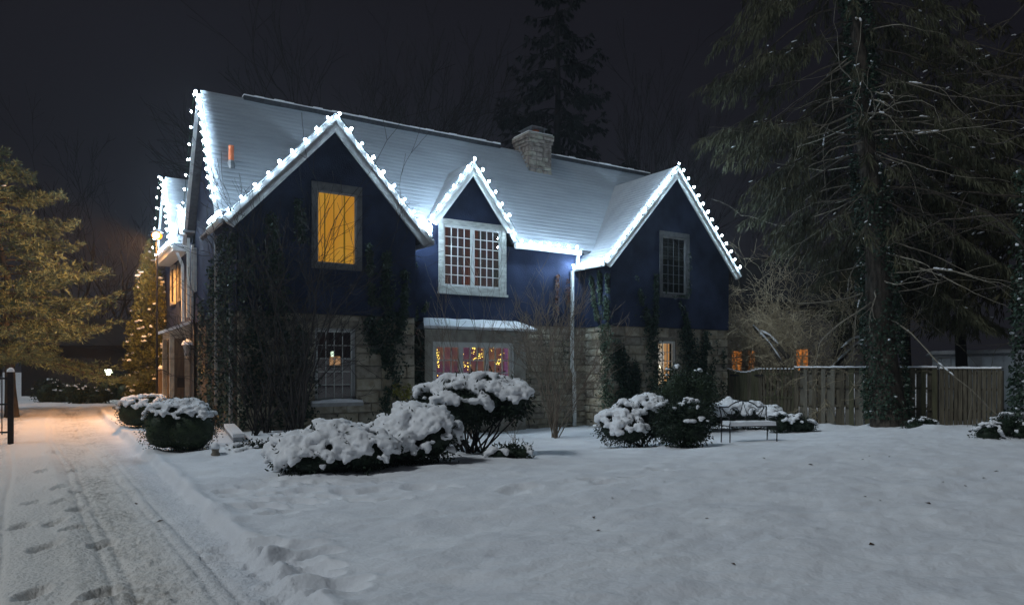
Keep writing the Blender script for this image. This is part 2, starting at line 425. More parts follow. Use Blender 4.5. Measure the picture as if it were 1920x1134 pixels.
def build_ground():
    col = [-180.0]
    t0, t1 = -52.0, 52.0
    inner = [math.degrees(math.atan((px - 960) / FPX)) for px in np.arange(-60, 1981, 3.0)]
    az = list(np.arange(-180, -45, 6.0)) + [a for a in np.arange(-45, inner[0] - .3, 0.8)] + inner + [a for a in np.arange(inner[-1] + .8, 45, 0.8)] + list(np.arange(45, 180, 6.0))
    az = np.radians(np.array(az)) + YAW
    ys = list(np.arange(1500, 1150, -12.0)) + list(np.arange(1150, 900, -1.6)) + list(np.arange(900, 765, -1.15)) + list(np.arange(765, 710, -1.5)) + [708, 705, 702, 700, 698]
    rad = [0.01, .25, .6, 1.1, 1.6, 2.1, 2.5] + [EYE * FPX / (y - HOR) for y in ys if EYE * FPX / (y - HOR) > 2.7]
    rad = np.array(rad)
    A, R = np.meshgrid(az, rad)
    # R is depth along the view inside the fan, plain radius elsewhere; keep it simple: divide by cos inside the fan
    rel = A - YAW
    k = np.where(np.abs(rel) < RAD(46), 1 / np.cos(np.clip(rel, -RAD(46), RAD(46))), 1.0 / math.cos(RAD(46)))
    X = np.sin(A) * R * k; Y = np.cos(A) * R * k
    Z = ground_z(X.ravel(), Y.ravel()).reshape(X.shape)
    nr, na = X.shape
    V = np.stack([X, Y, Z], -1).reshape(-1, 3)
    i, j = np.meshgrid(np.arange(nr - 1), np.arange(na), indexing='ij')
    j2 = (j + 1) % na
    F = np.stack([i * na + j, i * na + j2, (i + 1) * na + j2, (i + 1) * na + j], -1).reshape(-1, 4)[:, ::-1]
    cen = V[F].mean(1)
    dr = (cen[:, 0] > DR0) & (cen[:, 0] < DR1 + .02) & (cen[:, 1] < 33.5) & (cen[:, 1] > -12)
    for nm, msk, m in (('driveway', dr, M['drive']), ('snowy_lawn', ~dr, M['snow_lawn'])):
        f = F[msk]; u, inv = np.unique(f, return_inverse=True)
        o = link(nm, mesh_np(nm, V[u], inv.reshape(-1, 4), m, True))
        o['kind'] = 'structure'
        o['label'] = 'snow covered driveway with tyre tracks and footprints' if nm == 'driveway' else 'snow covered front lawn'
    # middle of the sheet under the camera
    return

def drive_material():
    m = mat('drive_snow', (0.74, 0.76, 0.80), (0.83, 0.85, 0.88), 1.2, 0.85, 0.9, 26, spec=0.2, geo=True)
    nt = m.node_tree; b = nt.nodes['Principled BSDF']
    geo = nt.nodes.new('ShaderNodeNewGeometry')
    sx = nt.nodes.new('ShaderNodeSeparateXYZ'); nt.links.new(geo.outputs['Position'], sx.inputs[0])
    # dirt band over the wheel tracks (x about 0.55 and -1.05)
    def band(c, wd):
        a = nt.nodes.new('ShaderNodeMath'); a.operation = 'SUBTRACT'; nt.links.new(sx.outputs['X'], a.inputs[0]); a.inputs[1].default_value = c
        b1 = nt.nodes.new('ShaderNodeMath'); b1.operation = 'ABSOLUTE'; nt.links.new(a.outputs[0], b1.inputs[0])
        c1 = nt.nodes.new('ShaderNodeMapRange'); nt.links.new(b1.outputs[0], c1.inputs['Value'])
        c1.inputs['From Min'].default_value = wd; c1.inputs['From Max'].default_value = 0.05
        return c1.outputs[0]
    mx = nt.nodes.new('ShaderNodeMath'); mx.operation = 'MAXIMUM'
    nt.links.new(band(0.62, 0.75), mx.inputs[0]); nt.links.new(band(-1.0, 0.4), mx.inputs[1])
    mp = nt.nodes.new('ShaderNodeMapping'); mp.inputs['Scale'].default_value = (1.3, 0.55, 1)
    nt.links.new(geo.outputs['Position'], mp.inputs['Vector'])
    n = nt.nodes.new('ShaderNodeTexNoise'); n.inputs['Scale'].default_value = 14; n.inputs['Detail'].default_value = 6; n.inputs['Roughness'].default_value = .7
    nt.links.new(mp.outputs[0], n.inputs['Vector'])
    n2 = nt.nodes.new('ShaderNodeTexNoise'); n2.inputs['Scale'].default_value = 1.6; n2.inputs['Detail'].default_value = 3
    nt.links.new(mp.outputs[0], n2.inputs['Vector'])
    r = nt.nodes.new('ShaderNodeMapRange'); nt.links.new(n.outputs['Fac'], r.inputs['Value'])
    r.inputs['From Min'].default_value = 0.43; r.inputs['From Max'].default_value = 0.60
    r2 = nt.nodes.new('ShaderNodeMapRange'); nt.links.new(n2.outputs['Fac'], r2.inputs['Value'])
    r2.inputs['From Min'].default_value = 0.36; r2.inputs['From Max'].default_value = 0.62
    k = nt.nodes.new('ShaderNodeMath'); k.operation = 'MULTIPLY'; nt.links.new(r.outputs[0], k.inputs[0]); nt.links.new(mx.outputs[0], k.inputs[1])
    k2 = nt.nodes.new('ShaderNodeMath'); k2.operation = 'MULTIPLY'; nt.links.new(k.outputs[0], k2.inputs[0]); nt.links.new(r2.outputs[0], k2.inputs[1])
    k3 = nt.nodes.new('ShaderNodeMath'); k3.operation = 'MULTIPLY'; nt.links.new(k2.outputs[0], k3.inputs[0]); k3.inputs[1].default_value = 0.72
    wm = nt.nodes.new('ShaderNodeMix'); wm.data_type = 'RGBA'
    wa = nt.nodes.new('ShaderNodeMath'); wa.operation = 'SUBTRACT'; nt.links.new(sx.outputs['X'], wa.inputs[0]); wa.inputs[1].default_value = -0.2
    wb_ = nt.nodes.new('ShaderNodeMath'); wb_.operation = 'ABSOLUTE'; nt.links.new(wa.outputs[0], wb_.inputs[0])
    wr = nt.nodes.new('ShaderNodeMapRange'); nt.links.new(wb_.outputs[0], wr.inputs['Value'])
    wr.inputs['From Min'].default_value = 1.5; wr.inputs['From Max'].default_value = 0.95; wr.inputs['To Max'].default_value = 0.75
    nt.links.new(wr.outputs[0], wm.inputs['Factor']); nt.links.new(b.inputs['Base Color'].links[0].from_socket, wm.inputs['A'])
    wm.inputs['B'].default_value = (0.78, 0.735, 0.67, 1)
    mixn = nt.nodes.new('ShaderNodeMix'); mixn.data_type = 'RGBA'
    src = wm.outputs['Result']
    nt.links.new(k3.outputs[0], mixn.inputs['Factor']); nt.links.new(src, mixn.inputs['A']); mixn.inputs['B'].default_value = (0.20, 0.18, 0.15, 1)
    nt.links.new(mixn.outputs['Result'], b.inputs['Base Color'])
    return m
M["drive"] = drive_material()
build_ground()

# ------------------------------------------------------------------ the house
YF, YR, YB = 19.30, 20.72, 25.5              # gable fronts, recessed wall, back wall
XL, XG1, XG2, XRT = 4.0, 8.92, 16.30, 22.2   # left wall, left gable right end, right gable
ZS = 3.10                                    # top of the stone storey
GZ = -0.8                                    # walls start below ground
house = thing('house', 'two storey stone and dark blue stucco house with three lit gables under snow', 'house', (12.0, 20.72, -0.45))

def mroof(Y):                                # front slope of the main roof
    return 5.80 + 1.447 * (Y - 20.3)
RIDGE_Y, RIDGE_Z = 23.10, mroof(23.10)
LG = dict(xa=6.45, za=8.44, e=2.84, ze=5.36, y0=18.98)     # left gable roof: apex x/z, half width, eave z
RG = dict(xa=19.20, za=8.94, e=3.38, ze=5.24, y0=18.98)
DG = dict(xa=11.45, za=8.25, e=1.52, ze=6.24, y0=20.30)
def groof(G, x):
    return G['za'] - (G['za'] - G['ze']) * abs(x - G['xa']) / G['e']

def wall_strips(mb, xs, zb, ztop, holes, place, depth_vec):
    """front faces between x cuts, leaving holes (x0,x1,z0,z1) with reveals"""
    cuts = sorted(set(xs + [h[0] for h in holes] + [h[1] for h in holes]))
    for a, b in zip(cuts[:-1], cuts[1:]):
        hs = sorted([h for h in holes if h[0] < b - 1e-6 and h[1] > a + 1e-6], key=lambda h: h[2])
        z = zb
        for h in hs:
            mb.quad(place(a, z), place(b, z), place(b, h[2]), place(a, h[2])); z = h[3]
        mb.quad(place(a, z), place(b, z), place(b, ztop(b)), place(a, ztop(a)))
    dv = Vector(depth_vec)
    for x0, x1, z0, z1 in holes:
        p = [place(x0, z0), place(x1, z0), place(x1, z1), place(x0, z1)]
        for i in range(4):
            a, b = Vector(p[i]), Vector(p[(i + 1) % 4])
            mb.quad(a, b, b + dv, a + dv)
    return mb

H_LU = (5.90, 7.27, 4.34, 6.62)   # left upper window
H_LL = (6.00, 7.14, 0.72, 2.72)
H_DW = (10.39, 12.88, 4.10, 6.38)
H_BAY = (10.0, 13.0, 0.9, 2.46)
H_RU = (18.56, 20.02, 4.22, 6.58)
H_RL = (18.55, 19.45, 0.85, 2.62)

# stucco upper storey
w1 = MB()
wall_strips(w1, [XL, LG['xa'], XG1], ZS, lambda x: groof(LG, x) - .10, [H_LU], lambda x, z: (x, YF - .05, z), (0, .22, 0))
w1.quad((XL, YF - .05, ZS), (XG1, YF - .05, ZS), (XG1, YF + .08, ZS), (XL, YF + .08, ZS))
wall_strips(w1, [XG1, XG1 + .02], ZS, lambda x: 5.3, [], lambda x, z: (XG1, YF - .05 + (x - XG1) * 75, z), (0, 0, 0))
w1.build('stucco_wall', M['stucco'], house)
w2 = MB()
def rz(x):
    if 10.05 < x < 12.85: return groof(DG, x) - .08
    return 5.72
wall_strips(w2, [XG1, 10.04, 10.06, DG['xa'], 12.84, 12.86, XG2], ZS, rz, [H_DW], lambda x, z: (x, YR - .05, z), (0, .22, 0))
w2.quad((XG1, YR - .05, ZS), (XG2, YR - .05, ZS), (XG2, YR + .08, ZS), (XG1, YR + .08, ZS))
# cheeks of the wall dormer
for sx in (10.05, 12.85):
    w2.quad((sx, YR - .05, 5.6), (sx, 22.2, 5.6), (sx, 22.2, groof(DG, sx) - .08), (sx, YR - .05, groof(DG, sx) - .08))
w2.build('stucco_wall', M['stucco'], house)
w3 = MB()
wall_strips(w3, [XG2 - .05, RG['xa'], XRT], ZS, lambda x: groof(RG, x) - .10, [H_RU], lambda x, z: (x, YF - .05, z), (0, .22, 0))
w3.quad((XG2 - .05, YF - .05, ZS), (XRT, YF - .05, ZS), (XRT, YF + .08, ZS), (XG2 - .05, YF + .08, ZS))
w3.quad((XG2 - .05, YF - .05, ZS), (XG2 - .05, YR, ZS), (XG2 - .05, YR, 5.4), (XG2 - .05, YF - .05, 5.4))
w3.quad((XRT, YF - .05, ZS), (XRT, YB, ZS), (XRT, YB, 5.4), (XRT, YF - .05, 5.4))
w3.quad((XG2 - .05, YF - .05, ZS), (XG2 - .05, YR, ZS), (XG2 + .08, YR, ZS), (XG2 + .08, YF - .05, ZS))
w3.build('stucco_wall', M['stucco'], house)
w4 = MB()   # left end: full height up the main gable, then the rear wing
prof = [(XL - .03, YF - .05, ZS), (XL - .03, YB, ZS), (XL - .03, YB, 6.2), (XL - .03, RIDGE_Y, RIDGE_Z - .12), (XL - .03, 20.45, 5.9), (XL - .03, YF - .05, 5.25)]
w4.quad(*prof)
w4.quad((3.9, YB, ZS), (3.9, 32.4, ZS), (3.9, 32.4, 5.75), (3.9, YB, 5.75))
w4.quad((3.9, 26.7, 5.75), (3.9, 30.7, 5.75), (3.9, 28.6, 8.3))
w4.quad((3.9, YB, 5.75), (3.9, 26.9, 5.75), (3.9, 26.2, 6.85))
w4.quad((XL, YB, ZS), (XL, YB, 6.0), (XRT, YB, 6.0), (XRT, YB, ZS))
w4.build('stucco_wall', M['stucco'], house)

# stone lower storey: mortar bed with every block its own piece
def chipped(seed):
    r = random.Random(seed)
    c = .10
    pts = []
    for sx in (-.5, .5):
        for sz in (-.5, .5):
            pts.append((sx, sz))
    P = [(-.5, 0, -.5), (.5, 0, -.5), (.5, 0, .5), (-.5, 0, .5)]
    back = [(x + r.uniform(-.008, .008), .5, z) for x, _, z in P]
    mid = [(x + r.uniform(-.012, .012), -.30, z + r.uniform(-.02, .02)) for x, _, z in P]
    fr = [(x * (1 - r.uniform(.04, .09)), -.5 + r.uniform(-.12, .12), z * (1 - r.uniform(.08, .18))) for x, _, z in P]
    cc = [(r.uniform(-.15, .15), -.62 + r.uniform(-.15, .15), r.uniform(-.1, .1))]
    V = back + mid + fr + cc
    F = [(0, 3, 2, 1)]
    for i in range(4):
        j = (i + 1) % 4
        F += [(i, j, 4 + j, 4 + i), (4 + i, 4 + j, 8 + j, 8 + i), (8 + i, 8 + j, 12)]
    return V, F
STONES = []
for k in range(9):
    v, f = chipped(k)
    me = bpy.data.meshes.new('stone'); me.from_pydata(v, [], f)
    me.materials.append((M['stone'], M['stone_grey'], M['stone_warm'])[k % 3]); me.update(); STONES.append(me)
def lay_stones(parent, a0, a1, z0, z1, holes, place, rot, seed, hmin=.24, hmax=.36, wmin=.42, wmax=.95, meshes=STONES, th=.10):
    r = random.Random(seed); z = z0; row = 0
    while z < z1 - .08:
        h = r.uniform(hmin, hmax)
        if z + h > z1 - .12: h = z1 - z
        blocked = sorted([(hx0, hx1) for hx0, hx1, hz0, hz1 in holes if hz0 < z + h - .04 and hz1 > z + .04])
        runs = []; a = a0
        for b0, b1 in blocked:
            if b0 > a: runs.append((a, b0))
            a = max(a, b1)
        if a < a1: runs.append((a, a1))
        for ra, rb in runs:
            x = ra
            while x < rb - .05:
                wd = r.uniform(wmin, wmax) * (0.75 if r.random() < .25 else 1)
                if x + wd > rb - .2: wd = rb - x
                tall = h
                o = bpy.data.objects.new('stone', r.choice(meshes)); C.objects.link(o)
                o.parent = parent
                c = Vector(place(x + wd / 2, z + h / 2))
                o.location = c - ORI[parent.name]
                o.rotation_euler = (0, 0, rot)
                o.scale = (wd - .022, th * r.uniform(.9, 1.25), tall - .022)
                ORI[o.name] = c
                x += wd
        z += h; row += 1
def mortar_wall(name, xs, holes, place, dv):
    mb = wall_strips(MB(), xs, GZ, lambda x: ZS, holes, place, dv)
    return mb.build(name, M['mortar'], house)
sw = mortar_wall('stone_wall', [XL, XG1], [H_LL], lambda x, z: (x, YF + .04, z), (0, .2, 0))
lay_stones(sw, XL, XG1, -.15, ZS, [H_LL], lambda x, z: (x, YF + .045, z), 0, 1)
sw = mortar_wall('stone_wall', [XG1, XG2], [H_BAY], lambda x, z: (x, YR + .04, z), (0, .2, 0))
lay_stones(sw, 13.35, XG2 + .05, -.55, ZS, [], lambda x, z: (x, YR + .045, z), 0, 2, .17, .24, .32, .7)
lay_stones(sw, XG1, 9.85, -.2, ZS, [], lambda x, z: (x, YR + .045, z), 0, 3)
sw = mortar_wall('stone_wall', [XG2, XRT], [H_RL], lambda x, z: (x, YF + .04, z), (0, .2, 0))
lay_stones(sw, XG2, XRT, .1, ZS, [H_RL], lambda x, z: (x, YF + .045, z), 0, 4, .24, .33)
sw = mortar_wall('stone_wall', [YF, YR], [], lambda y, z: (XG2 + .04, y, z), (0, 0, 0))
lay_stones(sw, YF + .02, YR, -.5, ZS, [], lambda y, z: (XG2 + .045, y, z), -math.pi / 2, 5, .24, .33, .4, .75)
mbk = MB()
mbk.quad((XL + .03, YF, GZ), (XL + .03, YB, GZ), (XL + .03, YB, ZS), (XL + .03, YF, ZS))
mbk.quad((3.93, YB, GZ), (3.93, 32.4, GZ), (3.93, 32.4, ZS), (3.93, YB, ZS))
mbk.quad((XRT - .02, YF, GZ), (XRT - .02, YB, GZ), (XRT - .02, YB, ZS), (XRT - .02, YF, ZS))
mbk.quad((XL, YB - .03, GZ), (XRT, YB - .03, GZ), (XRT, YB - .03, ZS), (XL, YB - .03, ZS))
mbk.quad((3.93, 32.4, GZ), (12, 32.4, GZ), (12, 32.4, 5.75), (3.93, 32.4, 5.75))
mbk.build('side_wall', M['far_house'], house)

# roofs: slab, and a snow sheet that keeps the shingle courses
def slope(name, E0, E1, R1, R0, course=.165, seg=.28, snow_t=.030, slab_t=.10, seed=0, snow=True, on=None, cut=None):
    """E0,E1 eave ends, R1,R0 ridge ends (same side order)."""
    E0, E1, R0, R1 = map(Vector, (E0, E1, R0, R1))
    n = (E1 - E0).cross(R0 - E0).normalized()
    if n.z < 0: n = -n
    slab = MB()
    top = [E0, E1, R1, R0]
    slab.prism([p - n * slab_t for p in top], n * slab_t)
    ro = on or slab.build(name, M['shingle'], house)
    if not snow: return ro
    Ls = (R0 - E0).length; nc = max(3, int(Ls / course)); La = (E1 - E0).length; ns = max(2, int(La / seg))
    V = []; rows = []
    rr = np.random.RandomState(seed)
    for c in range(nc):
        for fr, hh in ((0.0, .85), (0.80, 0.45), (0.98, 0.38)):
            rows.append(((c + fr) / nc, hh))
    rows.append((1.0, .3))
    U = np.linspace(0, 1, ns + 1)
    if cut:
        for c_ in cut[:2]:
            q_ = (c_ - E0.x) / (E1.x - E0.x); U[np.argmin(np.abs(U - q_))] = q_
    for t, hh in rows:
        A = np.array(E0.lerp(R0, t)); B = np.array(E1.lerp(R1, t))
        P = A[None] * (1 - U[:, None]) + B[None] * U[:, None]
        nz = fbm((P[:, 0] + P[:, 1]) * 1.6, P[:, 2] * 6.0, seed, 2)
        th = snow_t * (.45 + .75 * hh + .45 * nz)
        V.append(P + np.array(n)[None] * (th[:, None] + .004))
    V = np.concatenate(V, 0); m = ns + 1
    F = []
    for i in range(len(rows) - 1):
        a = np.arange(ns) + i * m
        F.append(np.stack([a, a + 1, a + 1 + m, a + m], -1))
    F = np.concatenate(F, 0)
    # edge skirt down to the slab
    nV = len(V); lo = []; sk = []
    border = list(range(ns + 1)) + [i * m + ns for i in range(1, len(rows))] + [(len(rows) - 1) * m + k for k in range(ns - 1, -1, -1)] + [i * m for i in range(len(rows) - 2, 0, -1)]
    for b in border: lo.append(V[b] - np.array(n) * .05)
    nb = len(border)
    for k in range(nb):
        k2 = (k + 1) % nb
        sk.append((border[k], nV + k, nV + k2, border[k2]))
    V = np.concatenate([V, np.array(lo)], 0); F = np.concatenate([F, np.array(sk)], 0)
    if cut:
        cc = V[F].mean(1); F = F[~((cc[:, 0] > cut[0]) & (cc[:, 0] < cut[1]) & (cc[:, 1] < cut[2]))]
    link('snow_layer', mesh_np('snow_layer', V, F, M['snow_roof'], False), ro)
    return ro
XE = 3.74                                     # left verge of the main roof
_ym = 20.30 + 4 * (RIDGE_Y - 20.30) / 29
_ra = slope('main_roof', (XE, 20.30, 5.80), (9.96, 20.30, 5.80), (9.96, RIDGE_Y, RIDGE_Z), (XE, RIDGE_Y, RIDGE_Z), snow=False)
slope('main_roof', (9.96, _ym, mroof(_ym)), (12.94, _ym, mroof(_ym)), (12.94, RIDGE_Y, RIDGE_Z), (9.96, RIDGE_Y, RIDGE_Z), snow=False)
slope('main_roof', (12.94, 20.30, 5.80), (22.4, 20.30, 5.80), (22.4, RIDGE_Y, RIDGE_Z), (12.94, RIDGE_Y, RIDGE_Z), snow=False)
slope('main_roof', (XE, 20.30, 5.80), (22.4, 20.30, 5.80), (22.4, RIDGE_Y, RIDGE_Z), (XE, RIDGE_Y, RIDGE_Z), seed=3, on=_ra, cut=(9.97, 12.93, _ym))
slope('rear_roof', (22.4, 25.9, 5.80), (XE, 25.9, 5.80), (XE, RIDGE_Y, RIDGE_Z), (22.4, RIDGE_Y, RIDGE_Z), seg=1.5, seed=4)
def gable_roof(G, yb, seed):
    for s in (-1, 1):
        xe = G['xa'] + s * G['e']
        a = [(xe, G['y0'], G['ze']), (xe, yb, G['ze']), (G['xa'], yb, G['za']), (G['xa'], G['y0'], G['za'])]
        slope('gable_roof', a[0], a[1], a[2], a[3], seed=seed + s, seg=.3)
gable_roof(LG, 22.4, 11); gable_roof(RG, 22.7, 15); gable_roof(DG, 22.1, 19)
# rear wing roofs
slope('wing_roof', (3.45, 26.4, 5.75), (12, 26.4, 5.75), (12, 28.6, 8.46), (3.45, 28.6, 8.46), seed=23, seg=.6)
slope('wing_roof', (12, 30.8, 5.75), (3.45, 30.8, 5.75), (3.45, 28.6, 8.46), (12, 28.6, 8.46), seed=24, seg=1.0)
slope('wing_roof', (3.60, 25.55, 6.05), (8, 25.55, 6.05), (8, 26.2, 6.95), (3.60, 26.2, 6.95), seed=25, seg=.6)
slope('wing_roof', (8, 26.85, 6.05), (3.60, 26.85, 6.05), (3.60, 26.2, 6.95), (8, 26.2, 6.95), seed=26, seg=.6)

# ridge vents: dark raised strips with snow on top
for a, b in ((4.95, 14.1), (15.75, 21.6)):
    o = MB().box(a, b, RIDGE_Y - .13, RIDGE_Y + .13, RIDGE_Z - .05, RIDGE_Z + .075).build('ridge_vent', M['shingle'], house)
    n = int((b - a) / .3); vs = []; rr = random.Random(int(a * 10))
    sm = MB()
    for k in range(n):
        x0 = a + (b - a) * k / n; x1 = a + (b - a) * (k + 1) / n
        h = rr.uniform(.035, .075)
        sm.prism([(x0, RIDGE_Y - .15, RIDGE_Z + .078), (x0, RIDGE_Y - .12, RIDGE_Z + .078 + h), (x0, RIDGE_Y + .12, RIDGE_Z + .078 + h), (x0, RIDGE_Y + .15, RIDGE_Z + .078)], (x1 - x0 - .002, 0, 0))
    sm.build('snow_layer', M['snow'], o)

# barge boards under the verges
def barge(G, m_out, m_in, wd=.20, y=None):
    y0 = G['y0'] if y is None else y
    for s in (-1, 1):
        sl = Vector((s * G['e'], 0, G['ze'] - G['za'])); L = sl.length; sl.normalize()
        nn = Vector((sl.z * s * -1 * s, 0, sl.x)).normalized()
        dn = Vector((0, 1, 0)).cross(sl); dn = dn if dn.z < 0 else -dn
        ap = Vector((G['xa'], y0, G['za']))
        for (o0, o1, th0, th1, m, nm) in ((.0, .115, -.03, .03, m_out, 'verge_board'), (.115, .115 + wd, .0, .035, m_in, 'barge_board')):
            # miter at the apex: polygon in the facade plane
            k = 1 / abs(sl.x)
            a0 = Vector((G['xa'], 0, G['za'] - o0 * k)); a1 = Vector((G['xa'], 0, G['za'] - o1 * k))
            e0 = ap + sl * (L + .04) + dn * o0; e1 = ap + sl * (L + .04 - (.0 if o0 == 0 else .05)) + dn * o1
            poly = [Vector((a0.x, y0 + th0, a0.z)), Vector((e0.x, y0 + th0, e0.z)), Vector((e1.x, y0 + th0, e1.z)), Vector((a1.x, y0 + th0, a1.z))]
            MB().prism(poly, (0, th1 - th0 + .03, 0)).build(nm, m, house)
barge(LG, M['grey_trim'], M['grey_trim'], .20)
barge(RG, M['grey_trim'], M['white_trim'], .17)
barge(DG, M['grey_trim'], M['white_trim'], .15)
# soffits close the space between verge and wall
for G in (LG, RG):
    for s in (-1, 1):
        sl = Vector((s * G['e'], 0, G['ze'] - G['za']))
        a = Vector((G['xa'], G['y0'] + .05, G['za'] - .16)); b = a + sl
        MB().quad(a, b, b + Vector((0, YF - G['y0'] - .1, 0)), a + Vector((0, YF - G['y0'] - .1, 0))).build('soffit', M['grey_trim'], house)
# main roof left verge boards
for (ye, ze, nm) in ((20.30, 5.80, 'verge_board'), (25.9, 5.80, 'verge_board')):
    MB().beam((XE, ye, ze - .12), (XE, RIDGE_Y, RIDGE_Z - .12), .05, .20, (1, 0, .02)).build(nm, M['grey_trim'], house)
for (ye, ze, ry, rzv, x) in ((26.4, 5.75, 28.6, 8.46, 3.45), (30.8, 5.75, 28.6, 8.46, 3.45), (25.55, 6.05, 26.2, 6.95, 3.60), (26.85, 6.05, 26.2, 6.95, 3.60)):
    MB().beam((x, ye, ze - .10), (x, ry, rzv - .10), .04, .16, (1, 0, .02)).build('verge_board', M['white_trim'], house)
# gable wall of the rear return eave
MB().box(3.42, 3.9, 26.4, 30.8, 5.55, 5.72).build('return_eave', M['white_trim'], house)
MB().box(3.36, 3.92, 26.38, 30.82, 5.722, 5.79).build('snow_layer', M['snow'], house)

# gutters and downspouts
def gutter(p0, p1, m=M['white_trim'], nm='gutter'):
    p0, p1 = Vector(p0), Vector(p1); d = (p1 - p0).normalized(); sd = d.cross(Vector((0, 0, 1))).normalized()
    prof_ = [(-.065, .06), (-.06, -.02), (-.03, -.065), (.045, -.065), (.065, .0), (.065, .06)]
    mb = MB(); mb.prism([p0 + sd * a + Vector((0, 0, b)) for a, b in prof_], p1 - p0)
    g = mb.build(nm, m, house)
    MB().prism([p0 + sd * a + Vector((0, 0, b)) for a, b in ((-.06, .061), (-.045, .10), (.03, .11), (.06, .061))], p1 - p0).build('snow_layer', M['snow'], g)
    return g
gutter((9.38, 20.22, 5.66), (9.90, 20.22, 5.66)); gutter((12.98, 20.22, 5.66), (15.72, 20.22, 5.66))
gutter((15.76, 19.02, 5.14), (15.76, 20.72, 5.14))
gutter((3.55, 19.02, 5.28), (3.55, 20.75, 5.28), M['grey_trim'])
gutter((9.36, 19.02, 5.28), (9.36, 20.6, 5.28), M['grey_trim'])
def pipe(pts, m, wd=.085, nm='downspout'):
    mb = MB()
    for a, b in zip(pts[:-1], pts[1:]):
        mb.beam(a, b, wd, wd * .75, (0, 1, .01) if abs(Vector(b).z - Vector(a).z) > .02 else (0, 0, 1))
    return mb.build(nm, m, house)
pipe([(15.62, 20.58, 5.08), (15.62, 20.6, 1.6), (15.70, 20.58, 1.45), (15.72, 20.58, -.42)], M['white_trim'], .11)
pipe([(15.60, 20.22, 5.64), (15.60, 20.3, 5.1)], M['white_trim'], .10)
pipe([(3.86, 19.42, 3.15), (3.86, 19.42, .15), (3.72, 19.1, .02)], M['grey_trim'], .08)
pipe([(3.87, 21.4, 5.2), (3.87, 21.4, .6)], M['grey_trim'], .07)
pipe([(3.84, 25.2, 5.6), (3.84, 25.3, 3.2)], M['grey_trim'], .08)
pipe([(3.55, 26.5, 5.5), (3.74, 26.6, 5.1), (3.76, 26.6, 3.2)], M['white_trim'], .09)
pipe([(3.80, 25.75, 5.9), (3.80, 25.8, 3.3)], M['white_trim'], .09)

# chimney with its own stones
ch = MB().box(15.08, 16.02, 22.52, 23.40, 8.5, 10.34).build('chimney', M['mortar'], house)
def ch_course(z0, z1, grow, seed):
    r = random.Random(seed)
    x0, x1, y0, y1 = 15.05 - grow, 16.05 + grow, 22.49 - grow, 23.43 + grow
    for (a0, a1, f, rot) in ((x0, x1, lambda a, z: (a, y0, z), 0), (y0, y1, lambda a, z: (x0, a, z), -math.pi / 2)):
        a = a0
        while a < a1 - .02:
            wd = r.uniform(.2, .42)
            if a + wd > a1 - .14: wd = a1 - a
            o = bpy.data.objects.new('stone', CHST[r.randrange(len(CHST))]); C.objects.link(o); o.parent = ch
            c = Vector(f(a + wd / 2, (z0 + z1) / 2)); o.location = c - ORI[ch.name]; o.rotation_euler = (0, 0, rot)
            o.scale = (wd - .015, .09, z1 - z0 - .015); ORI[o.name] = c; a += wd
CHST = []
for k in range(5):
    v, f = chipped(40 + k); me = bpy.data.meshes.new('stone'); me.from_pydata(v, [], f)
    me.materials.append((M['chimney_stone'], M['chimney_stone'], M['stone_grey'])[k % 3]); me.update(); CHST.append(me)
z = 8.72; k = 0
while z < 10.0:
    h = (.16, .22, .13, .19, .15)[k % 5]; ch_course(z, z + h, 0, 60 + k); z += h; k += 1
ch_course(z, z + .13, .04, 70); ch_course(z + .13, z + .27, .08, 71); zt = z + .28
MB().box(14.96, 16.14, 22.40, 23.52, zt, zt + .07).build('chimney_slab', M['surround'], house)
MB().box(15.0, 16.10, 22.44, 23.48, zt + .072, zt + .12).build('snow_layer', M['snow'], house)
cp = MB()
for x in (15.25, 15.85):
    for y in (22.65, 23.3): cp.box(x - .02, x + .02, y - .02, y + .02, zt + .12, zt + .34)
cp.prism([(15.15, 22.55, zt + .34), (15.95, 22.55, zt + .34), (15.75, 22.75, zt + .46), (15.35, 22.75, zt + .46)], (0, .85, 0))
cp.build('chimney_cap', M['metal_grey'], house)
MB().lathe((15.62, 22.9, zt + .12), [(.14, 0), (.13, .18), (.15, .2)], 10).build('flue', M['terracotta'], house)
MB().prism([(15.06, 22.44, mroof(22.44) + .02), (16.10, 22.44, mroof(22.44) + .02), (16.10, 22.47, mroof(22.44) + .24), (15.06, 22.47, mroof(22.44) + .24)], (0, .03, 0)).build('flashing', M['metal_grey'], house)
MB().quad((15.0, 22.42, mroof(22.42) + .05), (15.0, 23.1, mroof(23.1) + .05), (15.0, 23.1, mroof(23.1) + .22), (15.0, 22.42, mroof(22.42) + .22)).build('flashing', M['metal_grey'], house)
vp = Vector((4.26, 21.36, 7.30))
MB().lathe(vp + Vector((0, 0, .12)), [(.075, 0), (.07, .42), (.078, .43)], 10).build('vent_pipe', M['terracotta'], house)
MB().lathe(vp + Vector((0, 0, -.12)), [(.17, 0), (.12, .12), (.08, .26)], 10).build('vent_flashing', M['metal_grey'], house)

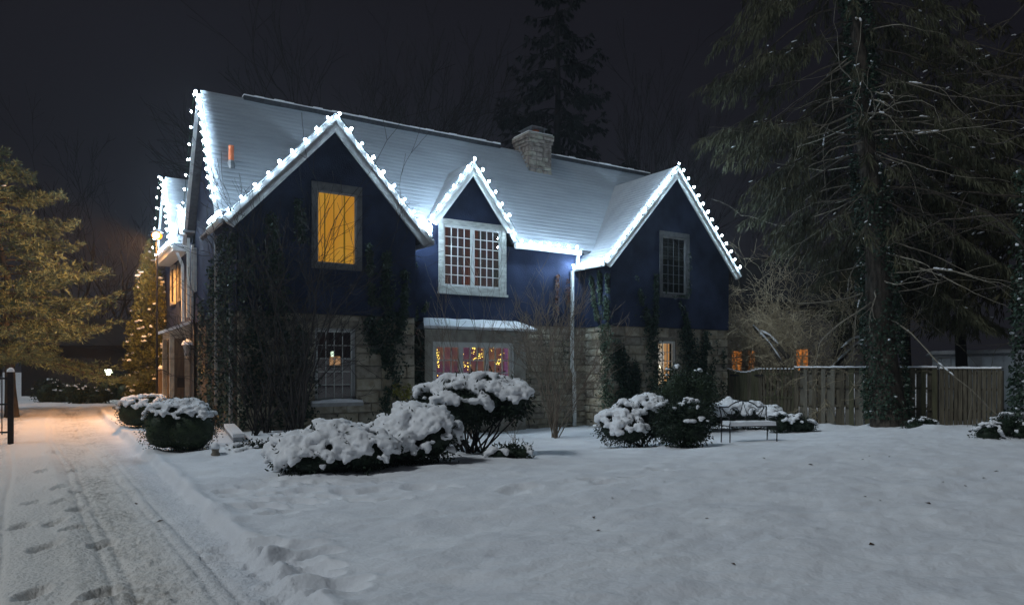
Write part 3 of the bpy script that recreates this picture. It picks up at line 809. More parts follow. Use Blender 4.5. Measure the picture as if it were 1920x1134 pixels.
# ------------------------------------------------------------------ windows
PANE = bpy.data.meshes.new('pane')
PANE.from_pydata([(-.5, 0, -.5), (.5, 0, -.5), (.5, 0, .5), (-.5, 0, .5)], [], [(0, 1, 2, 3)]); PANE.update()
def pane_mesh(m):
    me = PANE.copy(); me.materials.append(m); return me
PCL, PDK = pane_mesh(M['glass_clear']), pane_mesh(M['glass_dark'])
def window(hole, y, sash, cols, rows, lights=1, fr=.10, sf=.055, pane=PCL, mun=.02, m_frame=M['white_trim'], m_mun=M['white_trim'], head=None):
    x0, x1, z0, z1 = hole
    f = MB(); yo = y - .03
    hd = head or fr
    f.box(x0 - .02, x0 + fr, yo, y + .12, z0 - .02, z1 + .02); f.box(x1 - fr, x1 + .02, yo, y + .12, z0 - .02, z1 + .02)
    f.box(x0 + fr, x1 - fr, yo, y + .12, z1 - hd, z1 + .02); f.box(x0 + fr, x1 - fr, yo - .02, y + .12, z0 - .02, z0 + fr)
    wdw = f.build('window', m_frame, house)
    ax0, ax1, az0, az1 = x0 + fr, x1 - fr, z0 + fr, z1 - hd
    lw = (ax1 - ax0) / lights
    s = MB(); g = MB(); yi = y + .05
    for l in range(lights):
        a, b = ax0 + l * lw, ax0 + (l + 1) * lw
        s.box(a, a + sf, yi - .03, yi + .03, az0, az1); s.box(b - sf, b, yi - .03, yi + .03, az0, az1)
        s.box(a + sf, b - sf, yi - .03, yi + .03, az0, az0 + sf); s.box(a + sf, b - sf, yi - .03, yi + .03, az1 - sf, az1)
        pa, pb, pc, pd = a + sf, b - sf, az0 + sf, az1 - sf
        pw, ph = (pb - pa) / cols, (pd - pc) / rows
        for c in range(1, cols): g.box(pa + c * pw - mun / 2, pa + c * pw + mun / 2, yi - .014, yi + .014, pc, pd)
        for r_ in range(1, rows):
            for c in range(cols):
                g.box(pa + c * pw + mun / 2, pa + (c + 1) * pw - mun / 2, yi - .012, yi + .012, pc + r_ * ph - mun / 2, pc + r_ * ph + mun / 2)
        for c in range(cols):
            for r_ in range(rows):
                o = bpy.data.objects.new('pane', pane); C.objects.link(o); o.parent = wdw
                p = Vector((pa + (c + .5) * pw, yi + .004 * ((c * 7 + r_ * 3) % 3 - 1), pc + (r_ + .5) * ph))
                o.location = p - ORI[wdw.name]; o.scale = (pw - mun + .006, 1, ph - mun + .006)
                o.rotation_euler = (0.006 * ((c * 5 + r_ * 7) % 5 - 2), 0, 0.006 * ((c * 3 + r_ * 5) % 5 - 2)); ORI[o.name] = p
    s.build('sash', sash, wdw)
    if g.v: g.build('muntin', m_mun, wdw)
    return wdw
def room(parent, hole, y, m, depth=2.2, pad=.9):
    x0, x1, z0, z1 = hole[0] - pad, hole[1] + pad, hole[2] - .5, hole[3] + .25
    mb = MB(); y0 = y + .25; y1 = y + depth
    mb.quad((x0, y1, z0), (x1, y1, z0), (x1, y1, z1), (x0, y1, z1)); mb.quad((x0, y0, z0), (x0, y1, z0), (x0, y1, z1), (x0, y0, z1))
    mb.quad((x1, y0, z0), (x1, y1, z0), (x1, y1, z1), (x1, y0, z1)); mb.quad((x0, y0, z0), (x1, y0, z0), (x1, y1, z0), (x0, y1, z0))
    mb.quad((x0, y0, z1), (x1, y0, z1), (x1, y1, z1), (x0, y1, z1))
    return mb.build('room', m, parent)
def curtain(parent, a, b, z0, z1, y, m, waves=6, amp=.03, name='curtain'):
    n = waves * 8; V = []; F = []
    for i in range(n + 1):
        t = i / n; x = a + (b - a) * t; yy = y + amp * math.sin(t * waves * 2 * math.pi) + amp * .4 * math.sin(t * waves * 3.3 * math.pi)
        V += [(x, yy, z0), (x + .01 * math.sin(t * 9), yy * 1.0, z1)]
    for i in range(n): F.append((2 * i, 2 * i + 2, 2 * i + 3, 2 * i + 1))
    me = bpy.data.meshes.new(name); me.from_pydata(V, [], F); me.update(); me.materials.append(m)
    return link(name, me, parent)
# left upper window: lit amber curtains
def outer_casing(hole, y, m, wd=.16, th=.05, sill=True):
    x0, x1, z0, z1 = hole
    mb = MB(); y1 = y; y0 = y - th
    mb.box(x0 - wd, x0 - .021, y0, y1, z0 - .1, z1 + .1); mb.box(x1 + .021, x1 + wd, y0, y1, z0 - .1, z1 + .1)
    mb.box(x0 - .021, x1 + .021, y0, y1, z1 + .021, z1 + .1 + wd * .3); mb.box(x0 - .021, x1 + .021, y0 - .03, y1, z0 - .1, z0 - .021)
    return mb.build('window_casing', m, house)
lu = window((H_LU[0] + .0, H_LU[1], H_LU[2], H_LU[3]), YF - .05, M['grey_trim'], 1, 1, 1, fr=.125, sf=.045, m_frame=M['dark_trim'], head=.20)
M['amber'] = emit('amber_curtain', (1.0, 0.42, 0.035), 0.55, (1.0, 0.50, 0.06), 2.2, (1, 1, .35))
M['amber_dim'] = emit('amber_dim', (0.55, 0.36, 0.02), 0.26, (0.8, 0.46, .03), 2)
for a, b in ((6.02, 6.31), (6.35, 6.57), (6.60, 6.86), (6.91, 7.18)):
    curtain(lu, a, b, 4.4, 6.5, YF + .22, M['amber'], 2, .018)
MB().box(6.0, 7.2, YF + .36, YF + .38, 4.38, 6.5).build('backdrop', M['amber_dim'], lu)
mrail = MB()
for zz in (4.98, 5.52, 6.04): mrail.box(6.03, 7.17, YF + .255, YF + .262, zz, zz + .035)
mrail.build('curtain_band', M['amber_dim'], lu)
# left lower window
ll = window(H_LL, YF + .1, M['white_trim'], 4, 5, 1, fr=.06, sf=.04, pane=PDK, m_frame=M['grey_trim'])
room(ll, H_LL, YF, M['room'])
MB().lathe((6.98, YF + 1.3, 1.72), [(.17, 0), (.15, .26)], 12).build('lamp_shade', emit('lamp_shade', (1.0, 0.50, 0.2), 0.45), ll)
MB().lathe((6.72, YF + .75, 1.96), [(.035, 0), (.055, .11), (.02, .16)], 8).build('lantern_reflection', emit('lantern_reflection', (0.8, 1.0, 0.7), 2), ll)  # glowing body standing in for an outdoor lantern reflected in the panes
MB().tube([(6.72, YF + .75, 2.1), (6.72, YF + .75, 2.9)], .006, 5).build('added_chain', M['metal_dark'], ll)  # chain added to hold up the reflection stand-in
MB().box(5.85, 7.30, YF - .16, YF + .10, .60, .70).build('window_sill', M['grey_trim'], house)
r = random.Random(4); sl_ = MB()
nseg = 12
for k in range(nseg):
    t = (k + .5) / nseg; h = .05 + .045 * math.sin(t * math.pi) + r.uniform(-.008, .008)
    xa, xb = 5.87 + 1.41 * k / nseg, 5.87 + 1.41 * (k + 1) / nseg
    sl_.prism([(xa, YF - .17, .702), (xa, YF - .15, .702 + h), (xa, YF + .0, .702 + h * 1.1), (xa, YF + .06, .702)], (xb - xa - .001, 0, 0))
sl_.build('sill_snow', M['snow'], house)
MB().box(5.75, 7.4, YF - .02, YF + .1, 2.74, 2.98).build('lintel', M['stone_grey'], house)
# dormer window
dw = window(H_DW, YR - .05, M['white_trim'], 4, 6, 2, fr=.16, sf=.07, mun=.026, pane=PCL, m_frame=M['worn_trim'])
M['blind_glow_red'] = emit('blind_glow_red', (0.22, 0.075, 0.05), 0.42, (0.13, 0.075, 0.06), 1.8)  # blinds glow faintly by themselves, in place of light falling on them
M['blind_glow_grey'] = emit('blind_glow_grey', (0.11, 0.10, 0.11), 0.42, (0.15, 0.09, 0.085), 1.8)
M['blind_glow_green'] = emit('blind_glow_green', (0.06, 0.075, 0.068), 0.45, (0.12, 0.085, 0.078), 1.8)
for i, (a, b) in enumerate(((10.5, 10.83), (10.83, 11.1), (11.1, 11.35), (11.35, 11.62), (11.62, 11.95), (11.95, 12.2), (12.2, 12.45), (12.45, 12.8))):
    MB().box(a + .003, b - .003, YR + .18 + .01 * (i % 2), YR + .2 + .01 * (i % 2), 4.2, 6.3).build('blind', M[('blind_glow_red', 'blind_glow_grey', 'blind_glow_grey', 'blind_glow_red', 'blind_glow_red', 'blind_glow_green', 'blind_glow_grey', 'blind_glow_green')[i]], dw)
MB().box(H_DW[0] - .06, H_DW[1] + .06, YR - .13, YR - .05, H_DW[2] - .10, H_DW[2] - .022).build('window_sill', M['worn_trim'], house)
# bay window under its snowy hood
bay_mb = MB()
YBAY = 20.30
bay_mb.box(9.72, 10.0, YBAY, YR + .02, GZ, 2.84); bay_mb.box(13.0, 13.45, YBAY, YR + .02, GZ, 2.84)
bay_mb.box(10.0, 13.0, YBAY, YR + .02, 2.46, 2.84); bay_mb.box(10.0, 13.0, YBAY, YR + .02, GZ, .9)
bay_mb.build('bay_surround', M['surround'], house)
bw = window(H_BAY, YBAY + .06, M['white_trim'], 3, 3, 3, fr=.08, sf=.085, mun=.038, pane=PCL)
M['lit_room'] = emit('lit_room', (0.15, 0.055, 0.10), 0.62, (0.28, 0.13, 0.07), 1.8)
rm = room(bw, H_BAY, YBAY + .05, M['lit_room'], 1.6, .5)
for a, b in ((10.05, 10.2), (11.05, 11.2), (12.02, 12.14), (12.8, 12.96)):
    curtain(bw, a, b, .9, 2.42, YBAY + .32, emit('sheer_curtain', (0.32, 0.13, 0.28), 0.5), 2, .02)
r = random.Random(8)
gv, gf = [], []
no = 0
def gbulb(x, z, k=1):
    global no
    s_ = r.uniform(.007, .017) * k
    gv.append(ICO1[0] * s_ + np.array([x, YBAY + .22 + r.uniform(-.02, .06), z])); gf.append(ICO1[1] + no); no += len(ICO1[0])
for k in range(48):                       # garland hanging down the left side
    z_ = 1.0 + 1.4 * r.random() ** .8; gbulb(10.22 + .09 * math.sin(z_ * 4.2) + r.gauss(0, .035) + .25 * max(0, z_ - 2.25), z_)
for k in range(36):                       # wreath in the middle light
    a = r.uniform(0, 6.28); rr_ = .17 + r.gauss(0, .045); gbulb(11.72 + rr_ * math.cos(a), 2.16 + rr_ * 1.1 * math.sin(a))
for k in range(16): gbulb(11.32 + r.gauss(0, .10), 1.78 + r.gauss(0, .12))
for k in range(36):                       # swag in the right light
    q_ = r.random(); gbulb(12.16 + .55 * q_ + r.gauss(0, .03), 2.32 - .5 * math.sin(q_ * 2.6) ** 2 * (q_ > .4) + r.gauss(0, .06))
gl = link('garland_lights', mesh_np('garland_lights', np.concatenate(gv), np.concatenate(gf), M['fairy']), bw)
M['candle_glow'] = emit('candle_glow', (1.0, .42, .08), 1.2)
MB().lathe((12.55, YBAY + .5, 1.25), [(.16, 0), (.13, .1), (.05, .16)], 10).build('lamp_shade', M['candle_glow'], bw)
MB().lathe((10.45, YBAY + .6, 1.0), [(.12, 0), (.16, .2), (.1, .3)], 10).build('lamp_shade', M['candle_glow'], bw)
hood = MB()
hood.prism([(9.55, 19.98, 2.84), (9.75, YR - .04, 3.15), (9.55, YR - .04, 2.84)], (0, 0, .001)) if False else None
hv = [(9.55, 19.95, 2.845), (13.6, 19.95, 2.845), (13.6, YR - .06, 2.845), (9.55, YR - .06, 2.845), (9.80, 20.45, 3.06), (13.3, 20.45, 3.06), (13.3, YR - .06, 3.09), (9.80, YR - .06, 3.09)]
hood.add(hv, [(3, 2, 1, 0), (0, 1, 5, 4), (1, 2, 6, 5), (3, 0, 4, 7), (4, 5, 6, 7), (2, 3, 7, 6)])
hd = hood.build('bay_hood', M['metal_grey'], house)
hs = MB(); ns = 16; rr = random.Random(3)
prof_pts = []
for k in range(ns + 1):
    t = k / ns; xe = 9.50 + 4.15 * t; xm = 9.62 + 3.9 * t; xr = 9.84 + 3.44 * t; e = rr.uniform(-.012, .012)
    prof_pts.append([(xe, 19.90, 2.85), (xe, 19.90 + e, 2.93 + e), (xm, 20.18, 3.05 + e), (xr, 20.5, 3.19 + e), (xr, YR - .06, 3.22 + e)])
for k in range(ns):
    a, b = prof_pts[k], prof_pts[k + 1]
    for i in range(4): hs.quad(a[i], b[i], b[i + 1], a[i + 1])
hs.quad(*prof_pts[0]); hs.quad(*prof_pts[-1])
hs.build('snow_layer', M['snow'], hd)
# right gable windows
ru = window(H_RU, YF - .05, M['grey_trim'], 4, 6, 1, fr=.13, sf=.05, mun=.014, pane=PDK, m_frame=M['dark_trim'], m_mun=M['metal_grey'], head=.16)
room(ru, H_RU, YF, M['far_dark'])
rl = window(H_RL, YF + .1, M['white_trim'], 3, 5, 1, fr=.05, sf=.04, mun=.022, pane=PCL)
M['warm_room'] = emit('warm_room', (0.85, 0.60, 0.34), 0.62, (0.75, 0.70, 0.62), 2)
MB().box(18.5, 19.6, YF + .75, YF + .78, .8, 2.8).build('backdrop', M['warm_room'], rl)
curtain(rl, 18.55, 18.9, .8, 2.65, YF + .45, emit('cream_curtain', (0.75, 0.66, 0.5), 0.5), 4, .02)
curtain(rl, 19.22, 19.46, .8, 2.65, YF + .4, emit('orange_curtain', (0.9, 0.45, 0.16), 0.55), 3, .02)
MB().lathe((19.0, YF + .42, 1.55), [(.03, 0), (.035, .1), (.012, .18)], 8).build('candle_lamp', emit('candle_lamp', (1, .9, .6), 6), rl)
# left side openings: windows and door of the wing, portico
def side_window(y0, y1, z0, z1, x, m=M['grey_trim'], pm=M['far_dark']):
    f = MB(); t = .09
    f.box(x - .06, x + .03, y0, y0 + t, z0, z1); f.box(x - .06, x + .03, y1 - t, y1, z0, z1)
    f.box(x - .06, x + .03, y0 + t, y1 - t, z1 - t, z1); f.box(x - .07, x + .03, y0 + t, y1 - t, z0, z0 + t)
    o = f.build('window', m, house)
    MB().quad((x - .01, y0 + t, z0 + t), (x - .01, y1 - t, z0 + t), (x - .01, y1 - t, z1 - t), (x - .01, y0 + t, z1 - t)).build('pane', pm, o)
    return o
side_window(29.3, 30.3, 4.0, 5.45, 3.88); side_window(25.1, 26.0 - .3, 4.1, 5.5, 3.93); side_window(27.6, 28.5, 4.0, 5.4, 3.88, M['dark_trim'])
side_window(28.6, 29.5, .9, 2.4, 3.88)
po = MB()
for (x, y) in ((3.34, 26.05), (3.34, 27.75), (3.80, 26.05)): po.box(x - .07, x + .07, y - .07, y + .07, -.1, 2.62)
po.box(3.28, 3.9, 25.98, 26.12, 2.62, 2.80); po.box(3.28, 3.42, 26.12, 27.82, 2.62, 2.80)
po.prism([(3.2, 25.9, 2.80), (3.92, 25.9, 2.80), (3.92, 25.9, 3.10)], (0, 2.0, 0))
po.build('portico', M['surround'], house)
MB().prism([(3.14, 25.86, 2.80), (3.92, 25.86, 3.11), (3.92, 25.86, 3.21), (3.12, 25.86, 2.89)], (0, 2.08, 0)).build('snow_layer', M['snow'], house)
dr = MB().box(3.80, 3.88, 26.35, 27.45, -.05, 2.3).build('door', M['door_wood'], house)
MB().lathe((3.76, 26.45, 1.05), [(.03, 0), (.035, .03), (.03, .06)], 8).build('door_knob', M['metal_grey'], dr)
MB().box(3.36, 3.84, 26.10, 26.14, -.1, 2.62).build('side_panel', M['door_wood'], house)
mbx = MB().box(3.50, 3.72, 25.98, 26.10, 1.0, 1.32).build('mailbox', M['metal_dark'], house)

# ------------------------------------------------------------------ light strings: every bulb is a part of its string
_bm = MB(); _bm.lathe((0, 0, 0), [(.012, -.035), (.034, -.012), (.041, .012), (.032, .042), (.010, .066)], 8)
BULB = _bm.mesh('bulb', M['bulb'], True)
_sm = MB(); _sm.lathe((0, 0, 0), [(.016, -.075), (.018, -.036)], 6)
SOCK = _sm.mesh('socket', M['cable'])
def light_string(label, pts, spacing, rise=.075, seed=0, group='white light strings along the roof edges', first=.0, size=1.0):
    pts = [Vector(p) for p in pts]
    t = thing('light_string', label, 'light string', pts[0], group)
    r = random.Random(seed)
    mb = MB(); path = []
    for a, b in zip(pts[:-1], pts[1:]):
        n = max(1, int((b - a).length / .25))
        for k in range(n): path.append(a.lerp(b, k / n) + Vector((0, 0, r.uniform(-.028, .022))))
    path.append(pts[-1])
    mb.tube(path, .008, 4).build('cable', M['cable'], t)
    acc = first
    for a, b in zip(pts[:-1], pts[1:]):
        L = (b - a).length
        while acc <= L:
            p = a.lerp(b, acc / L) + Vector((r.uniform(-.015, .015), r.uniform(-.015, .015), rise + r.uniform(-.01, .012)))
            o = bpy.data.objects.new('bulb', BULB); C.objects.link(o); o.parent = t
            o.location = p - ORI[t.name]; o.scale = (size * r.uniform(.68, .98),) * 3
            o.rotation_euler = (r.uniform(-.4, .4), r.uniform(-.4, .4), 0); ORI[o.name] = p
            acc += spacing * r.uniform(.93, 1.07)
        acc -= L
    return t
def gp(G, s, t, dz=.02):     # point on a gable verge, t=0 apex .. 1 eave
    return (G['xa'] + s * G['e'] * t, G['y0'] - .08, G['za'] - (G['za'] - G['ze']) * t + dz)
light_string('light string down both verges of the left gable with the amber window', [gp(LG, -1, .97), gp(LG, 1, 0), gp(LG, 1, 1)], .455, seed=1)
light_string('short dense light string on the ivy covered eave left of the left gable', [(3.52, 19.05, 5.40), (3.52, 20.72, 5.42)], .22, seed=2)
light_string('light string up the left end of the high main roof', [(XE - .15, 20.5, mroof(20.5) - .02), (XE - .15, RIDGE_Y, RIDGE_Z - .02)], .36, seed=3, first=.1, rise=.03)
light_string('light string down the back slope of the high main roof', [(XE - .16, RIDGE_Y + .2, RIDGE_Z - .16), (XE - .16, 25.85, 5.96)], .50, seed=4, size=.8)
light_string('light string over both verges of the small middle dormer', [gp(DG, -1, 1), gp(DG, 1, 0), gp(DG, 1, 1)], .42, seed=5)
light_string('bunched light string where the left gable eave meets the dormer', [(9.2, 19.3, 5.5), (9.36, 20.1, 5.62), (9.45, 20.22, 5.80), (9.88, 20.2, 5.78), (9.92, 20.4, 6.1)], .16, seed=6)
light_string('straight light string on the gutter right of the dormer', [(12.96, 20.2, 6.0), (13.02, 19.97, 5.73), (15.72, 19.97, 5.73)], .385, seed=7, rise=.06)
light_string('light string over both verges of the right gable', [gp(RG, -1, 1), gp(RG, 1, 0), gp(RG, 1, 1.0)], .36, seed=8)
light_string('short light string on the gutter of the right gable left side', [(15.60, 19.1, 5.22), (15.60, 20.6, 5.22)], .17, seed=9, rise=.03)
light_string('light string up the near verge of the rear wing roof', [(3.30, 26.4, 5.74), (3.30, 28.6, 8.44)], .33, seed=10, rise=.03)
light_string('light string down the far verge of the rear wing roof', [(3.28, 28.75, 8.4), (3.28, 30.8, 5.92)], .42, seed=11, size=.8)
light_string('short light string over the small low gable behind the main roof', [(3.58, 25.6, 6.1), (3.58, 26.2, 7.0), (3.58, 26.85, 6.1)], .30, seed=12)
light_string('dense light string along the low return eave of the rear wing', [(3.38, 26.5, 5.84), (3.38, 30.7, 5.84)], .33, seed=13)

# ------------------------------------------------------------------ lamps
lp = Vector((3.02, 27.1, 0))
t = thing('flood_lamp', 'glowing orange lamp on a thin pole at the far left corner of the house', 'lamp', tuple(lp))
MB().tube([lp + Vector((0, 0, -.2)), lp + Vector((0, 0, 5.95))], .035, 8).build('pole', M['metal_dark'], t)
MB().lathe(lp + Vector((0, 0, 6.23)), [(.20, -.02), (.21, .0), (.06, .09)], 10).build('shade', M['metal_dark'], t)
MB().lathe(lp + Vector((0, 0, 5.97)), [(.07, 0), (.15, .06), (.17, .16), (.08, .24)], 12).build('lamp_globe', M['sodium'], t, True)
MB().lathe(lp + Vector((-.04, -.13, 6.0)), [(.04, -.01), (.11, .05), (.11, .12), (.04, .18)], 10).build('bulb', emit('sodium_core', (1.0, .55, .16), 40), t, True)
pl = bpy.data.lights.new('flood_lamp_light', 'SPOT'); pl.energy = 2100; pl.color = (1.0, .42, .09); pl.shadow_soft_size = .12
pl.spot_size = RAD(176); pl.spot_blend = .35
plo = bpy.data.objects.new('flood_lamp_light', pl); C.objects.link(plo); plo.location = lp + Vector((-.22, -.05, 6.0))
plo.rotation_euler = Vector((.55, -.22, .62)).to_track_quat('Z', 'Y').to_euler()
fl = onD(203, 697, 36.5)
t = thing('wall_lantern', 'far white lantern glowing at the dark end of the driveway', 'lantern', (fl.x, fl.y, -.1))
MB().tube([(fl.x, fl.y, -.2), (fl.x, fl.y, fl.z - .18)], .04, 6).build('post', M['metal_dark'], t)
MB().lathe((fl.x, fl.y, fl.z - .16), [(.07, 0), (.15, .28)], 6).build('lamp_globe', M['far_lamp'], t)
MB().lathe((fl.x, fl.y, fl.z + .12), [(.22, 0), (.18, .04), (.03, .2)], 6).build('roof', M['metal_dark'], t)
for k in range(6):
    a = 2 * math.pi * k / 6
    MB().beam((fl.x + .075 * math.cos(a), fl.y + .075 * math.sin(a), fl.z - .16), (fl.x + .155 * math.cos(a), fl.y + .155 * math.sin(a), fl.z + .12), .015, .015, (1, 0, .1)).build('bar', M['metal_dark'], t)
# unlit lantern by the portico
lq = Vector((3.74, 25.55, 2.15))
t = thing('porch_lantern', 'unlit wall lantern with a snow cap beside the porch', 'lantern', tuple(lq))
MB().lathe(lq, [(.03, -.18), (.09, -.12), (.13, .22)], 6).build('glass', M['metal_grey'], t)
MB().lathe(lq, [(.17, .22), (.05, .36), (.02, .46)], 8).build('cap', M['metal_dark'], t)
MB().lathe(lq, [(.185, .235), (.15, .33), (.05, .42)], 8).build('snow_cap', M['snow'], t)
MB().tube([lq + Vector((.0, 0, .1)), lq + Vector((.2, 0, .1))], .02, 6).build('arm', M['metal_dark'], t)
# gate post left of the portico
gq = onD(302, 745, 27.0)
t = thing('gate_post', 'short wooden gate post with a snowy ball top beside the porch', 'post', (gq.x, gq.y, 0))
MB().box(gq.x - .1, gq.x + .1, gq.y - .1, gq.y + .1, -.1, 1.45).build('post', M['door_wood'], t)
MB().lathe((gq.x, gq.y, 1.45), [(.14, 0), (.14, .05), (.05, .08), (.1, .18), (.02, .28)], 10).build('ball', M['door_wood'], t)
MB().lathe((gq.x, gq.y, 1.58), [(.11, 0), (.1, .08), (.03, .15)], 10).build('snow_cap', M['snow'], t)
t = thing('side_gate', 'low brown wooden gate between the ball topped post and the porch', 'gate', (gq.x + .3, gq.y, 0))
for k in range(4): MB().box(gq.x + .13 + k * .14, gq.x + .25 + k * .14, gq.y - .02, gq.y + .01, .05, 1.35).build('board', M['door_wood'], t)
for z0 in (.3, 1.1): MB().box(gq.x + .12, gq.x + .68, gq.y + .012, gq.y + .05, z0, z0 + .08).build('rail', M['door_wood'], t)
# iron driveway gate leaf at the left edge
gl_ = onG(20, 822)
t = thing('driveway_gate', 'open dark iron gate leaf at the left edge of the driveway', 'gate', (gl_.x, gl_.y, 0))
d0 = Vector((gl_.x, gl_.y, 0)); dv = Vector((-1.0, .35, 0)).normalized()
MB().box(d0.x - .06, d0.x + .06, d0.y - .06, d0.y + .06, -.2, 1.55).build('post', M['metal_dark'], t)
MB().lathe((d0.x, d0.y, 1.55), [(.08, 0), (.07, .06), (.02, .1)], 8).build('snow_cap', M['snow'], t)
for k in range(8):
    p = d0 + dv * (.18 + .14 * k)
    MB().tube([p + Vector((0, 0, .1)), p + Vector((0, 0, 1.62 - .02 * k))], .014, 6).build('bar', M['metal_dark'], t)
for zz in (.15, .8, 1.4): MB().beam(d0 + Vector((0, 0, zz)), d0 + dv * 1.3 + Vector((0, 0, zz)), .03, .04).build('rail', M['metal_dark'], t)

# ------------------------------------------------------------------ plants
def bare(rng, base, d, length, r, depth, out, steps=5, wig=.16, up=.04, nch=(2, 3), ang=(25, 50), shrink=.68, rs=.62, minr=.004, leader=True):
    """grow one limb: out gets (p0,p1,r0,r1)"""
    p = np.array(base, float); d = np.array(d, float) / np.linalg.norm(d)
    rad = r; L = length / steps
    nodes = []
    for i in range(steps):
        d = d + rng.normal(0, wig, 3) + np.array([0, 0, up]); d /= np.linalg.norm(d)
        q = p + d * L; r2 = max(minr, rad * (1 - .5 / steps))
        out.append((p, q, rad, r2)); p = q; rad = r2; nodes.append((p, d.copy(), rad, (i + 1) / steps))
    if depth <= 0: return
    n = rng.randint(nch[0], nch[1] + 1)
    for k in range(n):
        i = rng.randint(max(1, int(steps * .35)), steps + 1) - 1 if not (leader and k == 0) else steps - 1
        q, dd, rr, _ = nodes[i]
        a = RAD(rng.uniform(*ang)) * (.5 if leader and k == 0 else 1); ph = rng.uniform(0, 2 * math.pi)
        u = np.cross(dd, [.3, .2, .9]); u /= np.linalg.norm(u) + 1e-9; v = np.cross(dd, u)
        nd = dd * math.cos(a) + (u * math.cos(ph) + v * math.sin(ph)) * math.sin(a)
        bare(rng, q, nd, length * shrink * rng.uniform(.75, 1.15), max(minr, rr * rs), depth - 1, out, steps, wig, up, nch, ang, shrink, rs, minr, leader)
def segobj(name, out, m, parent, n=3, kind=None):
    if not out: return None
    A = np.array([o[0] for o in out]); B = np.array([o[1] for o in out])
    V, F = segs(A, B, np.array([o[2] for o in out]), np.array([o[3] for o in out]), n)
    o = link(name, mesh_np(name, V, F, m, n > 3), parent)
    if kind: o['kind'] = kind
    return o
def split_tree(name, label, base, group, out, m, rthick, cat='tree', n_thick=6, n_thin=3):
    t = thing(name, label, cat, base, group)
    segobj('trunk', [o for o in out if o[2] >= rthick], m, t, n_thick)
    segobj('crown', [o for o in out if o[2] < rthick], m, t, n_thin)
    return t

SNOWTEX = bpy.data.textures.new('snow_lumps', 'CLOUDS'); SNOWTEX.noise_scale = .055; SNOWTEX.noise_depth = 3
def snow_cloud(name, blobs, parent, voxel=.032, m=None):
    """blobs: (center, rx, ry, rz, seed) merged into one soft mass"""
    V, F = [], []; o = 0; iv, if_ = ICO2
    for c, rx, ry, rz, sd in blobs:
        rr = 1 + .28 * fbm(iv[:, 0] * 1.6 + sd, iv[:, 1] * 1.6 + iv[:, 2] * 1.3, sd % 40, 2)[:, None]
        V.append(iv * np.array([rx, ry, rz]) * rr + np.array(c)); F.append(if_ + o); o += len(iv)
    ob = link(name, mesh_np(name, np.concatenate(V), np.concatenate(F), m or M['snow'], True), parent)
    md = ob.modifiers.new('remesh', 'REMESH'); md.mode = 'VOXEL'; md.voxel_size = voxel; md.use_smooth_shade = True
    sm = ob.modifiers.new('smooth', 'SMOOTH'); sm.factor = .5; sm.iterations = 2
    dm = ob.modifiers.new('lumps', 'DISPLACE'); dm.texture = SNOWTEX; dm.strength = .07; dm.mid_level = .5; dm.texture_coords = 'LOCAL'
    return ob

def lump_sample(rs, lumps, n, rlo=.8, rhi=1.03):
    """points on the union of ellipsoid lumps, with outward normals"""
    w_ = np.array([l[3] * l[4] + l[4] * l[5] + l[3] * l[5] for l in lumps]); w_ /= w_.sum()
    idx = rs.choice(len(lumps), n, p=w_)
    d = rs.normal(size=(n, 3)); d /= np.linalg.norm(d, axis=1, keepdims=True)
    Lc = np.array([l[:3] for l in lumps])[idx]; Lr = np.array([l[3:6] for l in lumps])[idx]
    k = rs.uniform(rlo, rhi, (n, 1))
    bump = 1 + .16 * fbm(d[:, 0] * 3 + idx * 3.1, d[:, 1] * 3 + d[:, 2] * 2.2, 3, 2)[:, None]
    P = Lc + d * Lr * k * bump; N = d / Lr; N /= np.linalg.norm(N, axis=1, keepdims=True)
    return P, N, idx
def inside(P, lumps, skip, s=.9):
    m = np.zeros(len(P), bool)
    for i, l in enumerate(lumps):
        q = (((P - np.array(l[:3])) / np.array(l[3:6])) ** 2).sum(1)
        m |= (q < s * s) & (skip != i)
    return m
